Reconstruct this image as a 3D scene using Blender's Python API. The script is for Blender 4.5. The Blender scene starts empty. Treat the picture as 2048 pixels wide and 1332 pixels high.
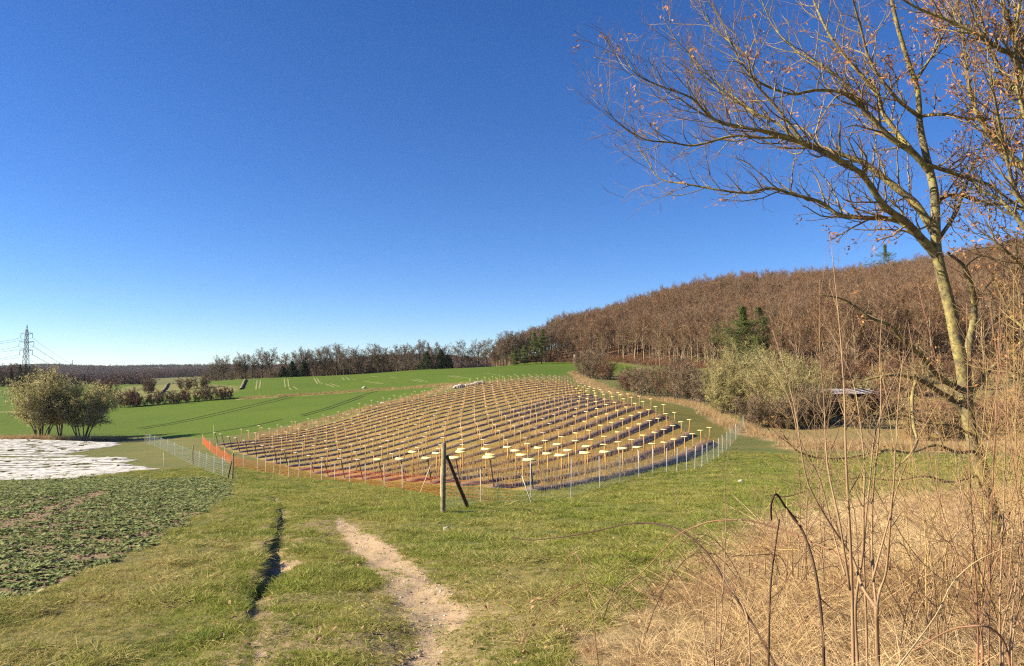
import bpy, math, random
import numpy as np
from mathutils import Vector
random.seed(7)
RNG = np.random.default_rng(11)
R = math.radians
SC = bpy.context.scene
COL = SC.collection

# ------------------------------------------------------------------ camera
F_PX, CX, CY, HOR = 1480.0, 1024.0, 666.0, 740.0
EYE = 1.65
PITCH = math.atan((HOR - CY) / F_PX)
cam_d = bpy.data.cameras.new('camera')
cam = bpy.data.objects.new('camera', cam_d); COL.objects.link(cam)
cam_d.sensor_width = 36.0; cam_d.lens = F_PX / 2048.0 * 36.0
cam_d.clip_start = 0.05; cam_d.clip_end = 30000
cam.location = (0, 0, EYE); cam.rotation_euler = (math.pi / 2 + PITCH, 0, 0)
SC.camera = cam

# ------------------------------------------------------------------ sky, sun, exposure
SUN_EL, SUN_AZ = 27.0, -94.0          # azimuth from +Y (view), negative = left
w = bpy.data.worlds.new('World'); SC.world = w; w.use_nodes = True
nt = w.node_tree; nt.nodes.clear()
wo = nt.nodes.new('ShaderNodeOutputWorld'); bg = nt.nodes.new('ShaderNodeBackground')
sk = nt.nodes.new('ShaderNodeTexSky'); sk.sky_type = 'NISHITA'; sk.sun_disc = False
sk.sun_elevation = R(SUN_EL); sk.sun_rotation = R(SUN_AZ)
sk.altitude = 1500; sk.air_density = 0.9; sk.dust_density = 0.0; sk.ozone_density = 5.0
hs = nt.nodes.new('ShaderNodeHueSaturation'); hs.inputs['Saturation'].default_value = 1.17
hs.inputs['Hue'].default_value = 0.510
nt.links.new(sk.outputs[0], hs.inputs['Color']); nt.links.new(hs.outputs[0], bg.inputs['Color'])
bg.inputs['Strength'].default_value = 0.066
nt.links.new(bg.outputs[0], wo.inputs[0])
sd = bpy.data.lights.new('sun', 'SUN'); sd.energy = 5.0; sd.angle = R(0.5); sd.color = (1.0, 0.87, 0.64)
so = bpy.data.objects.new('sun', sd); COL.objects.link(so)
sdir = Vector((math.sin(R(SUN_AZ)) * math.cos(R(SUN_EL)), math.cos(R(SUN_AZ)) * math.cos(R(SUN_EL)), math.sin(R(SUN_EL))))
so.rotation_euler = sdir.to_track_quat('Z', 'Y').to_euler()
SC.view_settings.view_transform = 'Standard'; SC.view_settings.look = 'None'
SC.view_settings.gamma = 1; SC.view_settings.exposure = 1.36
SC.cycles.use_denoising = False; SC.cycles.filter_width = 1.2; SC.cycles.max_bounces = 5; SC.cycles.diffuse_bounces = 2; SC.cycles.transparent_max_bounces = 8

# ------------------------------------------------------------------ pixel <-> world
cP, sP = math.cos(PITCH), math.sin(PITCH)
def ray(px, py):
    dx = (np.asarray(px, float) - CX) / F_PX; dy = (CY - np.asarray(py, float)) / F_PX
    return np.stack([dx, cP - dy * sP, sP + dy * cP], -1)
def at(px, py, Y):
    r = ray(px, py); k = np.asarray(Y, float) / r[..., 1]
    return np.array([0, 0, EYE]) + r * k[..., None]
def proj(x, y, z):
    zz = z - EYE
    d = y * cP + zz * sP; u = -y * sP + zz * cP
    d = np.maximum(d, 1e-3)
    return CX + F_PX * x / d, CY - F_PX * u / d

# ------------------------------------------------------------------ noise
def _h(ix, iy, s):
    n = (ix.astype(np.int64) * 374761393 + iy.astype(np.int64) * 668265263 + s * 974634777) & 0x7fffffff
    n = ((n ^ (n >> 13)) * 1274126177) & 0x7fffffff
    return ((n ^ (n >> 16)) & 0xffff) / 65535.0
def vnoise(x, y, s=0):
    ix = np.floor(x); iy = np.floor(y); fx = x - ix; fy = y - iy
    fx = fx * fx * (3 - 2 * fx); fy = fy * fy * (3 - 2 * fy)
    a = _h(ix, iy, s); b = _h(ix + 1, iy, s); c = _h(ix, iy + 1, s); d = _h(ix + 1, iy + 1, s)
    return (a * (1 - fx) + b * fx) * (1 - fy) + (c * (1 - fx) + d * fx) * fy
def fbm(x, y, s=0, o=4):
    v = 0; a = 0.5; t = 0
    for i in range(o):
        v = v + a * vnoise(x, y, s + i); t += a; a *= 0.5; x = x * 2.03 + 5.1; y = y * 2.03 + 1.7
    return v / t

# ------------------------------------------------------------------ terrain: thin plate through surveyed points
CP = []
for r_ in (0.0, 2.0):
    for th in (-0.8, -0.4, 0, 0.4, 0.8): CP.append((th, r_, -EYE if r_ == 0 else -EYE - 0.2))
def cpz(px, Y, zrel):
    x = (px - CX) / F_PX * Y; CP.append((math.atan2(x, Y), math.hypot(x, Y), zrel))
def cpp(px, py, Y):
    p = at(px, py, Y); CP.append((math.atan2(p[0], p[1]), math.hypot(p[0], p[1]), p[2] - EYE))
for Y in (5, 8, 12, 17, 22, 28):
    for px in (-350, 150, 700, 1150): cpz(px, Y, -1.65 - 0.11 * Y)
for px, sl in ((1550, .10), (1900, .075), (2350, .06)):
    for Y in (4, 7, 10, 13): cpz(px, Y, -1.65 - sl * Y)
cpz(1700, 20, -3.75); cpz(2050, 21, -3.6); cpz(2400, 22, -3.3); cpz(1500, 17, -3.45)
for t in [(465,958,45),(290,884,97),(80,877,100),(-350,880,100),(0,885,90),(0,955,52),(-350,960,50),(430,888,80),
    (669,953,51),(350,920,66),(560,915,66),(1063,1007,24),(1060,985,30.5),(1200,962,38),(1300,937,47),(1380,911,57),
    (1414,886,65),(1375,866,70.5),(1348,850,76),(1327,832,82.6),(1299,821,88),(1276,814,93),(1228,803,105),
    (1130,764,165),(950,769,160),(1040,762,162),(614,858,100),(760,815,118),(905,786,138),(900,860,80),(1100,820,95),
    (250,870,115),(250,812,190),(450,795,190),(450,835,135),(640,785,190),(640,752,290),(640,820,130),(480,760,270),
    (830,775,180),(830,740,280),(990,733,290),(1140,729,300),(1000,750,200),(1140,747,210),(0,866,120),(0,822,180),
    (0,797,260),(-350,866,120),(-350,800,260),(0,772,420),(250,770,400),(-350,772,420),
    (500,768,420),(700,770,420),(900,765,430),(1000,745,430),
    (1480,862,75),(1500,930,49),(1600,935,47),(1750,930,46),(1950,925,46),(2400,925,45),(1600,872,72),(1700,880,68),(1900,888,64),
    (2400,890,64),(1300,797,128),(1440,837,90),(1240,775,150),(1250,742,230),(1180,760,185),(1480,990,26),
    (1800,830,85),(2048,815,90),(2400,810,90),(1650,800,100),(1800,775,115),(2048,765,115),(2400,760,115),
    (1300,728,280),(1480,748,190),(1700,760,150),(1140,724,340),(1050,727,340),
    (1050,712,420),(1130,692,430),(1300,652,420),(1400,622,430),(1600,606,420),(1800,590,400),(2048,548,380),(2400,500,380),
    (1300,690,340),(1480,690,290),(1480,650,350),(1700,690,240),(2048,680,220),(2400,670,220),(1700,640,320),(2048,610,300),
    (1130,700,560),(1400,650,600),(1800,620,600),(2400,560,600),(1400,720,1500),(2000,720,1500),(1000,735,1500),
    (-350,766,1000),(0,764,1000),(300,760,1000),(600,755,800),(760,722,1000),(900,722,1000),(650,735,1100),(1000,730,1000),
    (-350,756,1800),(0,753,1800),(200,752,1800),(350,750,1800),(500,745,1800),(-350,741,3000),(0,738,3000),(120,733,2900),
    (200,738,3000),(300,735,3000),(420,734,3000),(560,734,3000),(800,738,3000),(1200,738,3000),(2000,735,3000),(2400,735,3000),
    (-350,743,6000),(300,743,6000),(1000,743,6000),(2000,743,6000),(2400,743,6000)]:
    cpp(*t)
CP = np.array(CP)
A_S = 2.4
ca = CP[:, 0] * A_S; cv = np.log(CP[:, 1] + 3); cq = CP[:, 2] / (CP[:, 1] + 3)
def _k(d2): return 0.5 * d2 * np.log(d2 + 1e-12)
N = len(CP)
K = _k((ca[:, None] - ca) ** 2 + (cv[:, None] - cv) ** 2) + 0.0015 * np.eye(N)
Pm = np.stack([np.ones(N), ca, cv], 1)
M = np.zeros((N + 3, N + 3)); M[:N, :N] = K; M[:N, N:] = Pm; M[N:, :N] = Pm.T
sol = np.linalg.solve(M, np.r_[cq, 0, 0, 0])
def tps(th, r):
    th = np.clip(th, -0.78, 0.78); a = th * A_S; v = np.log(r + 3)
    out = np.empty(a.shape)
    af, vf, of = a.ravel(), v.ravel(), np.empty(a.size)
    for i in range(0, a.size, 20000):
        aa, vv = af[i:i + 20000], vf[i:i + 20000]
        of[i:i + 20000] = _k((aa[:, None] - ca) ** 2 + (vv[:, None] - cv) ** 2) @ sol[:N] + sol[N] + sol[N + 1] * aa + sol[N + 2] * vv
    return of.reshape(a.shape) * (r + 3)
TT = np.linspace(-0.78, 0.78, 260); VV = np.linspace(math.log(3.0), math.log(9003.0), 520)
TAB = tps(np.repeat(TT[:, None], 520, 1), np.repeat((np.exp(VV) - 3)[None], 260, 0))
def hbase(x, y):
    th = np.clip(np.arctan2(x, y), -0.78, 0.78); v = np.clip(np.log(np.hypot(x, y) + 3), VV[0], VV[-1] - 1e-6)
    i = (th + 0.78) / 1.56 * 259; j = (v - VV[0]) / (VV[-1] - VV[0]) * 519
    i0 = np.clip(i.astype(int), 0, 258); j0 = np.clip(j.astype(int), 0, 518); fi = i - i0; fj = j - j0
    z = (TAB[i0, j0] * (1 - fj) + TAB[i0, j0 + 1] * fj) * (1 - fi) + (TAB[i0 + 1, j0] * (1 - fj) + TAB[i0 + 1, j0 + 1] * fj) * fi
    return z + EYE
def G(px, py, rmin=2.0, rmax=6000.0):
    """world point where the sight line meets the ground"""
    d = ray(px, py); t = np.exp(np.linspace(math.log(rmin), math.log(rmax), 900))
    P = d[None] * t[:, None]; g = hbase(P[:, 0], P[:, 1]); dz = P[:, 2] + EYE - g
    k = np.argmax(dz < 0)
    if dz[k] >= 0: k = len(t) - 1
    if k > 0:
        f = dz[k - 1] / (dz[k - 1] - dz[k]); tt = t[k - 1] + (t[k] - t[k - 1]) * f
    else: tt = t[0]
    p = d * tt
    return np.array([p[0], p[1], float(hbase(np.array(p[0]), np.array(p[1])))])
def seg_dist(x, y, pts):
    """distance and signed side to a polyline, plus nearest parameter"""
    best = np.full(np.shape(x), 1e9); side = np.zeros(np.shape(x)); par = np.zeros(np.shape(x)); L = len(pts) - 1
    for i in range(L):
        ax, ay = pts[i][0], pts[i][1]; bx, by = pts[i + 1][0], pts[i + 1][1]
        vx, vy = bx - ax, by - ay; t = np.clip(((x - ax) * vx + (y - ay) * vy) / (vx * vx + vy * vy), 0, 1)
        d = np.hypot(x - ax - t * vx, y - ay - t * vy); s = vx * (y - ay) - vy * (x - ax)
        m = d < best; best = np.where(m, d, best); side = np.where(m, np.sign(s), side); par = np.where(m, (i + t) / L, par)
    return best, side, par
RUT = [G(*p) for p in ((538, 982), (546, 998), (556, 1020), (553, 1045), (543, 1080), (536, 1115), (530, 1150), (508, 1178), (498, 1230), (500, 1300), (505, 1400), (508, 1500))]
PATHL = [G(*p) for p in ((672, 1038), (690, 1075), (740, 1110), (800, 1150), (850, 1190), (880, 1225), (850, 1280), (840, 1340), (850, 1500))]
def inpoly(px, py, poly):
    c = np.zeros(np.shape(px), bool); n = len(poly)
    for i in range(n):
        x1, y1 = poly[i]; x2, y2 = poly[(i + 1) % n]
        if y1 == y2: continue
        c ^= ((py > y1) != (py > y2)) & (px < (x2 - x1) * (py - y1) / (y2 - y1) + x1)
    return c
def sstep(a, b, x):
    t = np.clip((x - a) / (b - a), 0, 1); return t * t * (3 - 2 * t)
def micro(x, y):
    """ruts, worn path, lumps of the turf near the photographer"""
    x = np.asarray(x, float); y = np.asarray(y, float); r = np.hypot(x, y); near = 1 - sstep(35, 60, r)
    d, s, p = seg_dist(x, y, RUT)
    sd = d * np.where(s > 0, -1.0, 1.0)      # >0 : left bank of the rut as seen walking away
    deep = np.interp(p, [0, .05, .12, .3, .5, .60, .67, .76, 1], [0.02, .06, .11, .19, .23, .20, .07, .015, 0.0])
    wall = np.exp(-np.clip(-sd, 0, None) / 0.20) * np.where(sd < 0, 1, np.clip(1 - sd / 0.05, 0, 1))
    z = -deep * wall + 0.3 * deep * np.exp(-((sd - 0.18) / 0.2) ** 2)
    d2, s2, p2 = seg_dist(x, y, PATHL)
    z = z - 0.09 * np.exp(-(d2 / 0.5) ** 2) * sstep(0, .08, p2)
    z = z + near * ((fbm(x * 1.3, y * 1.3, 3, 3) - .5) * .12 + (fbm(x * 6, y * 6, 9, 2) - .5) * .03)
    return z
def hz(x, y):
    x = np.asarray(x, float); y = np.asarray(y, float)
    return hbase(x, y) + micro(x, y)

# ------------------------------------------------------------------ mesh helpers
def mk_mesh(name, V, F, mat=None, smooth=False, mi=None):
    V = np.asarray(V, np.float32).reshape(-1, 3); me = bpy.data.meshes.new(name)
    me.vertices.add(len(V)); me.vertices.foreach_set('co', V.ravel())
    Fs = [np.asarray(f, np.int32) for f in (F if isinstance(F, list) else [F]) if len(f)]
    if Fs:
        loops = np.concatenate([f.ravel() for f in Fs]); tot = np.concatenate([np.full(len(f), f.shape[1], np.int32) for f in Fs])
        st = np.r_[0, np.cumsum(tot)[:-1]].astype(np.int32)
        me.loops.add(len(loops)); me.loops.foreach_set('vertex_index', loops)
        me.polygons.add(len(tot)); me.polygons.foreach_set('loop_start', st)
        try: me.polygons.foreach_set('loop_total', tot)
        except Exception: pass
        if smooth: me.polygons.foreach_set('use_smooth', np.ones(len(tot), bool))
        if mi is not None: me.polygons.foreach_set('material_index', np.asarray(mi, np.int32))
    for m_ in (mat if isinstance(mat, (list, tuple)) else [mat]):
        if m_: me.materials.append(m_)
    me.update(calc_edges=True); me.validate()
    return me
def tag(o, label=None, cat=None, group=None, kind=None):
    if label: o['label'] = label
    if cat: o['category'] = cat
    if group: o['group'] = group
    if kind: o['kind'] = kind
    return o
def link(name, me, parent=None, loc=None):
    o = bpy.data.objects.new(name, me); COL.objects.link(o)
    if parent: o.parent = parent
    if loc is not None: o.location = loc
    return o
def empty(name, loc, label, cat, group=None, rz=0):
    o = link(name, None, None, loc); o.rotation_euler = (0, 0, rz); o.empty_display_size = .2
    return tag(o, label, cat, group)
def copy_tree(o, parent=None):
    c = o.copy(); COL.objects.link(c)
    if parent: c.parent = parent
    for ch in [q for q in KIDS.get(o.name, [])]: copy_tree(ch, c)
    return c
KIDS = {}
class MB:
    def __init__(s): s.V = []; s.F4 = []; s.F3 = []; s.n = 0; s.m4 = []; s.m3 = []
    def add(s, V, F, m=0):
        V = np.asarray(V, float).reshape(-1, 3); F = np.asarray(F, int)
        s.V.append(V)
        if len(F):
            if F.shape[1] == 4: s.F4.append(F + s.n); s.m4.append(np.full(len(F), m))
            else: s.F3.append(F + s.n); s.m3.append(np.full(len(F), m))
        s.n += len(V)
    def box(s, c, d, rot=None, m=0, taper=1.0):
        hx, hy, hz_ = [q / 2 for q in d]
        V = np.array([[-hx, -hy, -hz_], [hx, -hy, -hz_], [hx, hy, -hz_], [-hx, hy, -hz_],
                      [-hx * taper, -hy, hz_], [hx * taper, -hy, hz_], [hx * taper, hy, hz_], [-hx * taper, hy, hz_]])
        if rot is not None: V = V @ np.asarray(rot).T
        s.add(V + np.asarray(c), [[0, 3, 2, 1], [4, 5, 6, 7], [0, 1, 5, 4], [1, 2, 6, 5], [2, 3, 7, 6], [3, 0, 4, 7]], m)
    def tubes(s, P, Rr, sides=4, m=0, cap=True):
        P = np.asarray(P, float); Rr = np.asarray(Rr, float)
        if P.ndim == 2: P = P[None]; Rr = np.broadcast_to(Rr, (1, P.shape[1]))
        n, k, _ = P.shape
        T = np.gradient(P, axis=1); T /= np.linalg.norm(T, axis=2, keepdims=True) + 1e-9
        ref = np.where(np.abs(T[:, :1, 2:3]) > 0.8, np.array([1.0, 0.13, 0]), np.array([0.1, 0.05, 1.0]))
        A = np.cross(T, ref); A /= np.linalg.norm(A, axis=2, keepdims=True) + 1e-9; B = np.cross(T, A)
        if sides == 2:
            ph = RNG.random((n, 1, 1)) * math.pi; D = A * np.cos(ph) + B * np.sin(ph)
            V = np.stack([P - D * Rr[..., None], P + D * Rr[..., None]], 2)
            idx = np.arange(n * k * 2).reshape(n, k, 2)
            F = np.stack([idx[:, :-1, 0], idx[:, :-1, 1], idx[:, 1:, 1], idx[:, 1:, 0]], -1).reshape(-1, 4)
            s.add(V.reshape(-1, 3), F, m); return
        an = np.arange(sides) / sides * 2 * math.pi
        V = P[:, :, None] + Rr[..., None, None] * (A[:, :, None] * np.cos(an)[None, None, :, None] + B[:, :, None] * np.sin(an)[None, None, :, None])
        idx = np.arange(n * k * sides).reshape(n, k, sides); nx = np.roll(idx, -1, 2)
        F = np.stack([idx[:, :-1], nx[:, :-1], nx[:, 1:], idx[:, 1:]], -1).reshape(-1, 4)
        base = s.n; s.add(V.reshape(-1, 3), F, m)
        if cap and n < 40:
            for q in range(n):
                for e in (0, k - 1):
                    c = s.n; ring = idx[q, e] + base
                    s.V.append(P[q, e][None]); s.n += 1
                    fr = np.stack([ring, np.roll(ring, -1), np.full(sides, c)], 1)
                    if e == 0: fr = fr[:, ::-1]
                    s.F3.append(fr); s.m3.append(np.full(sides, m))
    def quads(s, C, sx, sy, m=0, up=None):
        """many small randomly turned leaf quads"""
        n = len(C); a = RNG.normal(size=(n, 3)); a /= np.linalg.norm(a, axis=1, keepdims=True)
        b = RNG.normal(size=(n, 3)); b -= a * (a * b).sum(1, keepdims=True); b /= np.linalg.norm(b, axis=1, keepdims=True)
        sx = np.broadcast_to(sx, (n,))[:, None]; sy = np.broadcast_to(sy, (n,))[:, None]
        cr = np.cross(a, b) * sx * 0.35
        V = np.stack([C - a * sx, C - b * sy * .7 + cr, C + a * sx, C + b * sy * .7 + cr], 1).reshape(-1, 3)
        s.add(V, np.arange(n * 4).reshape(n, 4), m)
    def mesh(s, name, mat, smooth=False):
        F = []; mi = []
        if s.F4: F.append(np.concatenate(s.F4)); mi.append(np.concatenate(s.m4))
        if s.F3: F.append(np.concatenate(s.F3)); mi.append(np.concatenate(s.m3))
        return mk_mesh(name, np.concatenate(s.V), F, mat, smooth, np.concatenate(mi))
    def build(s, name, mat, parent=None, smooth=False):
        return link(name, s.mesh(name, mat, smooth), parent)

# ------------------------------------------------------------------ materials
def newmat(name):
    m = bpy.data.materials.new(name); m.use_nodes = True; t = m.node_tree; t.nodes.clear()
    out = t.nodes.new('ShaderNodeOutputMaterial'); return m, t, out
def nd(t, typ, **kw):
    n = t.nodes.new(typ)
    for k, v in kw.items():
        if k in n.inputs: n.inputs[k].default_value = v
        else: setattr(n, k, v)
    return n
def val(t, v):
    return v
def mixc(t, fac, a, b, mode='MIX'):
    n = t.nodes.new('ShaderNodeMix'); n.data_type = 'RGBA'; n.blend_type = mode; n.clamp_factor = True
    for i, v in ((0, fac), (6, a), (7, b)):
        if hasattr(v, 'is_output'): t.links.new(v, n.inputs[i])
        elif i == 0: n.inputs[i].default_value = v
        else: n.inputs[i].default_value = (*v, 1) if len(v) == 3 else v
    return n.outputs[2]
def math_(t, op, a, b=0.0, c=0.0, clamp=False):
    n = t.nodes.new('ShaderNodeMath'); n.operation = op; n.use_clamp = clamp
    for i, v in enumerate((a, b, c)):
        if hasattr(v, 'is_output'): t.links.new(v, n.inputs[i])
        else: n.inputs[i].default_value = v
    return n.outputs[0]
def rng_(t, x, a, b, c=0.0, d=1.0):
    n = t.nodes.new('ShaderNodeMapRange'); n.clamp = True
    t.links.new(x, n.inputs[0])
    for i, v in zip((1, 2, 3, 4), (a, b, c, d)): n.inputs[i].default_value = v
    return n.outputs[0]
def noise(t, scale, detail=4, rough=.6, vec=None, dist=0.0):
    n = t.nodes.new('ShaderNodeTexNoise'); n.inputs['Scale'].default_value = scale; n.inputs['Detail'].default_value = detail
    n.inputs['Roughness'].default_value = rough; n.inputs['Distortion'].default_value = dist
    if vec is None: vec = t.nodes.new('ShaderNodeNewGeometry').outputs['Position']
    t.links.new(vec, n.inputs['Vector']); return n.outputs[0]
def attr(t, name):
    n = t.nodes.new('ShaderNodeAttribute'); n.attribute_name = name; return n.outputs['Fac']
def bsdf(t, out, col, rough=.85, bump=None, bstr=.5, bdist=.02, transl=0.0, spec=.2):
    p = t.nodes.new('ShaderNodeBsdfPrincipled'); p.inputs['Roughness'].default_value = rough
    p.inputs['Specular IOR Level'].default_value = spec
    if hasattr(col, 'is_output'): t.links.new(col, p.inputs['Base Color'])
    else: p.inputs['Base Color'].default_value = (*col, 1)
    if bump is not None:
        b = t.nodes.new('ShaderNodeBump'); b.inputs['Strength'].default_value = bstr; b.inputs['Distance'].default_value = bdist
        t.links.new(bump, b.inputs['Height']); t.links.new(b.outputs[0], p.inputs['Normal'])
    sh = p.outputs[0]
    if transl > 0:
        tr = t.nodes.new('ShaderNodeBsdfTranslucent')
        if hasattr(col, 'is_output'): t.links.new(col, tr.inputs[0])
        else: tr.inputs[0].default_value = (*col, 1)
        mx = t.nodes.new('ShaderNodeMixShader'); mx.inputs[0].default_value = transl
        t.links.new(sh, mx.inputs[1]); t.links.new(tr.outputs[0], mx.inputs[2]); sh = mx.outputs[0]
    t.links.new(sh, out.inputs[0]); return p
def var_mat(name, c1, c2, scale=3.0, rough=.85, transl=0.0, rnd=0.0, c3=None, obj=True, bumps=0.0, spec=.2, lo=.35, hi=.65):
    m, t, out = newmat(name)
    f = rng_(t, noise(t, scale), lo, hi)
    col = mixc(t, f, c1, c2)
    if rnd > 0:
        oi = t.nodes.new('ShaderNodeObjectInfo')
        col = mixc(t, math_(t, 'MULTIPLY', oi.outputs['Random'], rnd), col, c3 or c2)
    bsdf(t, out, col, rough, noise(t, scale * 6) if bumps else None, bumps, .02, transl, spec)
    return m
ONES = 'zeroth first second third fourth fifth sixth seventh eighth ninth tenth eleventh twelfth thirteenth fourteenth fifteenth sixteenth seventeenth eighteenth nineteenth'.split()
TENS = {20: 'twentieth', 30: 'thirtieth', 40: 'fortieth', 50: 'fiftieth', 60: 'sixtieth'}
TENW = {20: 'twenty', 30: 'thirty', 40: 'forty', 50: 'fifty', 60: 'sixty'}
def ordw(n):
    if n < 20: return ONES[n]
    t_ = n // 10 * 10
    return TENS[t_] if n == t_ else TENW[t_] + '-' + ONES[n - t_]

# ------------------------------------------------------------------ stuff scatter (geometry nodes; only for uncountable cover)
def scatter(name, P, rot, scl, idx, protos, label, cat):
    me = bpy.data.meshes.new(name); n = len(P)
    me.vertices.add(n); me.vertices.foreach_set('co', np.asarray(P, np.float32).ravel())
    a = me.attributes.new('rot', 'FLOAT_VECTOR', 'POINT'); a.data.foreach_set('vector', np.asarray(rot, np.float32).ravel())
    a = me.attributes.new('scl', 'FLOAT_VECTOR', 'POINT'); a.data.foreach_set('vector', np.asarray(scl, np.float32).ravel())
    a = me.attributes.new('idx', 'INT', 'POINT'); a.data.foreach_set('value', np.asarray(idx, np.int32))
    o = link(name, me); tag(o, label, cat, None, 'stuff')
    c = bpy.data.collections.new(name + '_clumps')
    for i, pm in enumerate(protos):
        po = bpy.data.objects.new('%s_clump_%02d' % (name, i), pm); c.objects.link(po)
    g = bpy.data.node_groups.new(name + '_scatter', 'GeometryNodeTree')
    g.interface.new_socket('Geometry', in_out='INPUT', socket_type='NodeSocketGeometry')
    g.interface.new_socket('Geometry', in_out='OUTPUT', socket_type='NodeSocketGeometry')
    gi = g.nodes.new('NodeGroupInput'); go = g.nodes.new('NodeGroupOutput')
    ip = g.nodes.new('GeometryNodeInstanceOnPoints'); ci = g.nodes.new('GeometryNodeCollectionInfo')
    ci.inputs['Collection'].default_value = c; ci.inputs['Separate Children'].default_value = True; ci.inputs['Reset Children'].default_value = True
    ip.inputs['Pick Instance'].default_value = True
    def na(nm, ty):
        q = g.nodes.new('GeometryNodeInputNamedAttribute'); q.data_type = ty; q.inputs[0].default_value = nm; return q.outputs[0]
    g.links.new(gi.outputs[0], ip.inputs['Points']); g.links.new(ci.outputs[0], ip.inputs['Instance'])
    g.links.new(na('idx', 'INT'), ip.inputs['Instance Index']); g.links.new(na('rot', 'FLOAT_VECTOR'), ip.inputs['Rotation'])
    g.links.new(na('scl', 'FLOAT_VECTOR'), ip.inputs['Scale']); g.links.new(ip.outputs[0], go.inputs[0])
    md = o.modifiers.new('scatter', 'NODES'); md.node_group = g
    return o
# ------------------------------------------------------------------ plantation layout (world plan)
RD = np.array([math.sin(R(25.6)), math.cos(R(25.6))])            # direction of the rows
S0 = np.array([0.75, 30.5]); SSTEP = np.array([-1.67, 2.50])
REND = [(1412, 886, 65), (1375, 866, 70.5), (1348, 850, 76), (1327, 832, 82.6), (1299, 821, 88), (1276, 814, 93), (1252, 809, 98), (1228, 803, 105), (1200, 795, 112), (1130, 764, 163)]
PLP = [S0] + [S0 + SSTEP * 19] + [np.array([(614 - CX) / F_PX * 100 , 100.0]), np.array([(760 - CX) / F_PX * 118, 118.0]), np.array([(905 - CX) / F_PX * 138, 138.0]), np.array([-8.0, 160.0]), np.array([3., 163.0])]
PLP += [at(*e)[:2] for e in REND[::-1]]
PLP = [tuple(p) for p in PLP]
def clip_row(k):
    o = S0 + SSTEP * k + 0.0; ts = []
    n = len(PLP)
    for i in range(n):
        a = np.array(PLP[i]); b = np.array(PLP[(i + 1) % n]); e = b - a
        den = RD[0] * (-e[1]) + e[0] * RD[1]
        if abs(den) < 1e-9: continue
        rhs = a - o
        s_ = (rhs[0] * (-e[1]) + e[0] * rhs[1]) / den; t_ = (RD[0] * rhs[1] - RD[1] * rhs[0]) / den
        if -1e-6 <= t_ < 1: ts.append(s_)
    ts.sort()
    if k == 0: return o, 0.0, 38.2
    return (o, ts[0], ts[-1]) if len(ts) >= 2 and ts[-1] - ts[0] > 4 else (o, 0, 0)
ROWS = [clip_row(k) for k in range(0, 25)]
ROWS = [r for r in ROWS if r[2] - r[1] > 4]

# ------------------------------------------------------------------ ground masks
CROP = [(-600, 946), (0, 950), (330, 957), (466, 959), (462, 985), (436, 1012), (335, 1075), (230, 1130), (100, 1178), (0, 1212), (-250, 1330), (-900, 1500)]
DIRT = [(664, 1036), (690, 1040), (740, 1066), (800, 1105), (860, 1150), (915, 1190), (940, 1222), (905, 1245), (880, 1262), (888, 1300), (905, 1345), (910, 1500), (790, 1500), (800, 1330), (838, 1262), (800, 1215), (770, 1165), (735, 1118), (700, 1085)]
DIRT2 = [(538, 1092), (548, 1090), (550, 1118), (600, 1108), (612, 1122), (575, 1138), (545, 1152), (528, 1160), (532, 1120)]
DIRT3 = [(508, 1292), (526, 1286), (534, 1305), (526, 1322), (514, 1330), (506, 1310)]
GREEN = [(-900, 872), (0, 873), (250, 874), (430, 876), (520, 862), (614, 843), (700, 820), (790, 800), (860, 783), (905, 771), (1000, 757), (1140, 749), (1185, 746), (1275, 742), (1275, 735), (1200, 722), (-900, 722)]
BANK = [(225, 800), (232, 785), (260, 770), (330, 763), (350, 765), (395, 767), (478, 772), (470, 786), (400, 790), (300, 797)]
DRYL = [[(482, 798), (560, 793), (660, 787), (760, 780), (850, 774), (960, 768)], [(0, 824), (60, 822)], [(-300, 826), (20, 824)]]
DRYE = [[(1150, 745), (1180, 768), (1235, 790), (1330, 800), (1400, 815), (1450, 842), (1490, 862), (1560, 880), (1620, 885)],
        [(1600, 893), (1700, 896), (1900, 900), (2048, 900), (2400, 900)], [(-300, 878), (0, 879), (140, 880), (260, 880)],
        [(905, 772), (850, 790), (760, 812), (680, 832), (600, 853), (520, 876)]]
SOIL2 = [(1795, 812), (1850, 800), (2048, 795), (2500, 795), (2500, 885), (1800, 888)]
DRYL = [[G(*p) for p in l] for l in DRYL]; DRYE = [[G(*p) for p in l] for l in DRYE]
def softpoly(px, py, poly, amp, x, y, sc, s):
    """point in polygon with a ragged edge: the test point is jittered by noise"""
    jx = (fbm(x * sc, y * sc, s) - .5) * amp * 2; jy = (fbm(x * sc + 40, y * sc + 9, s + 5) - .5) * amp
    return inpoly(px + jx, py + jy, poly)
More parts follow.
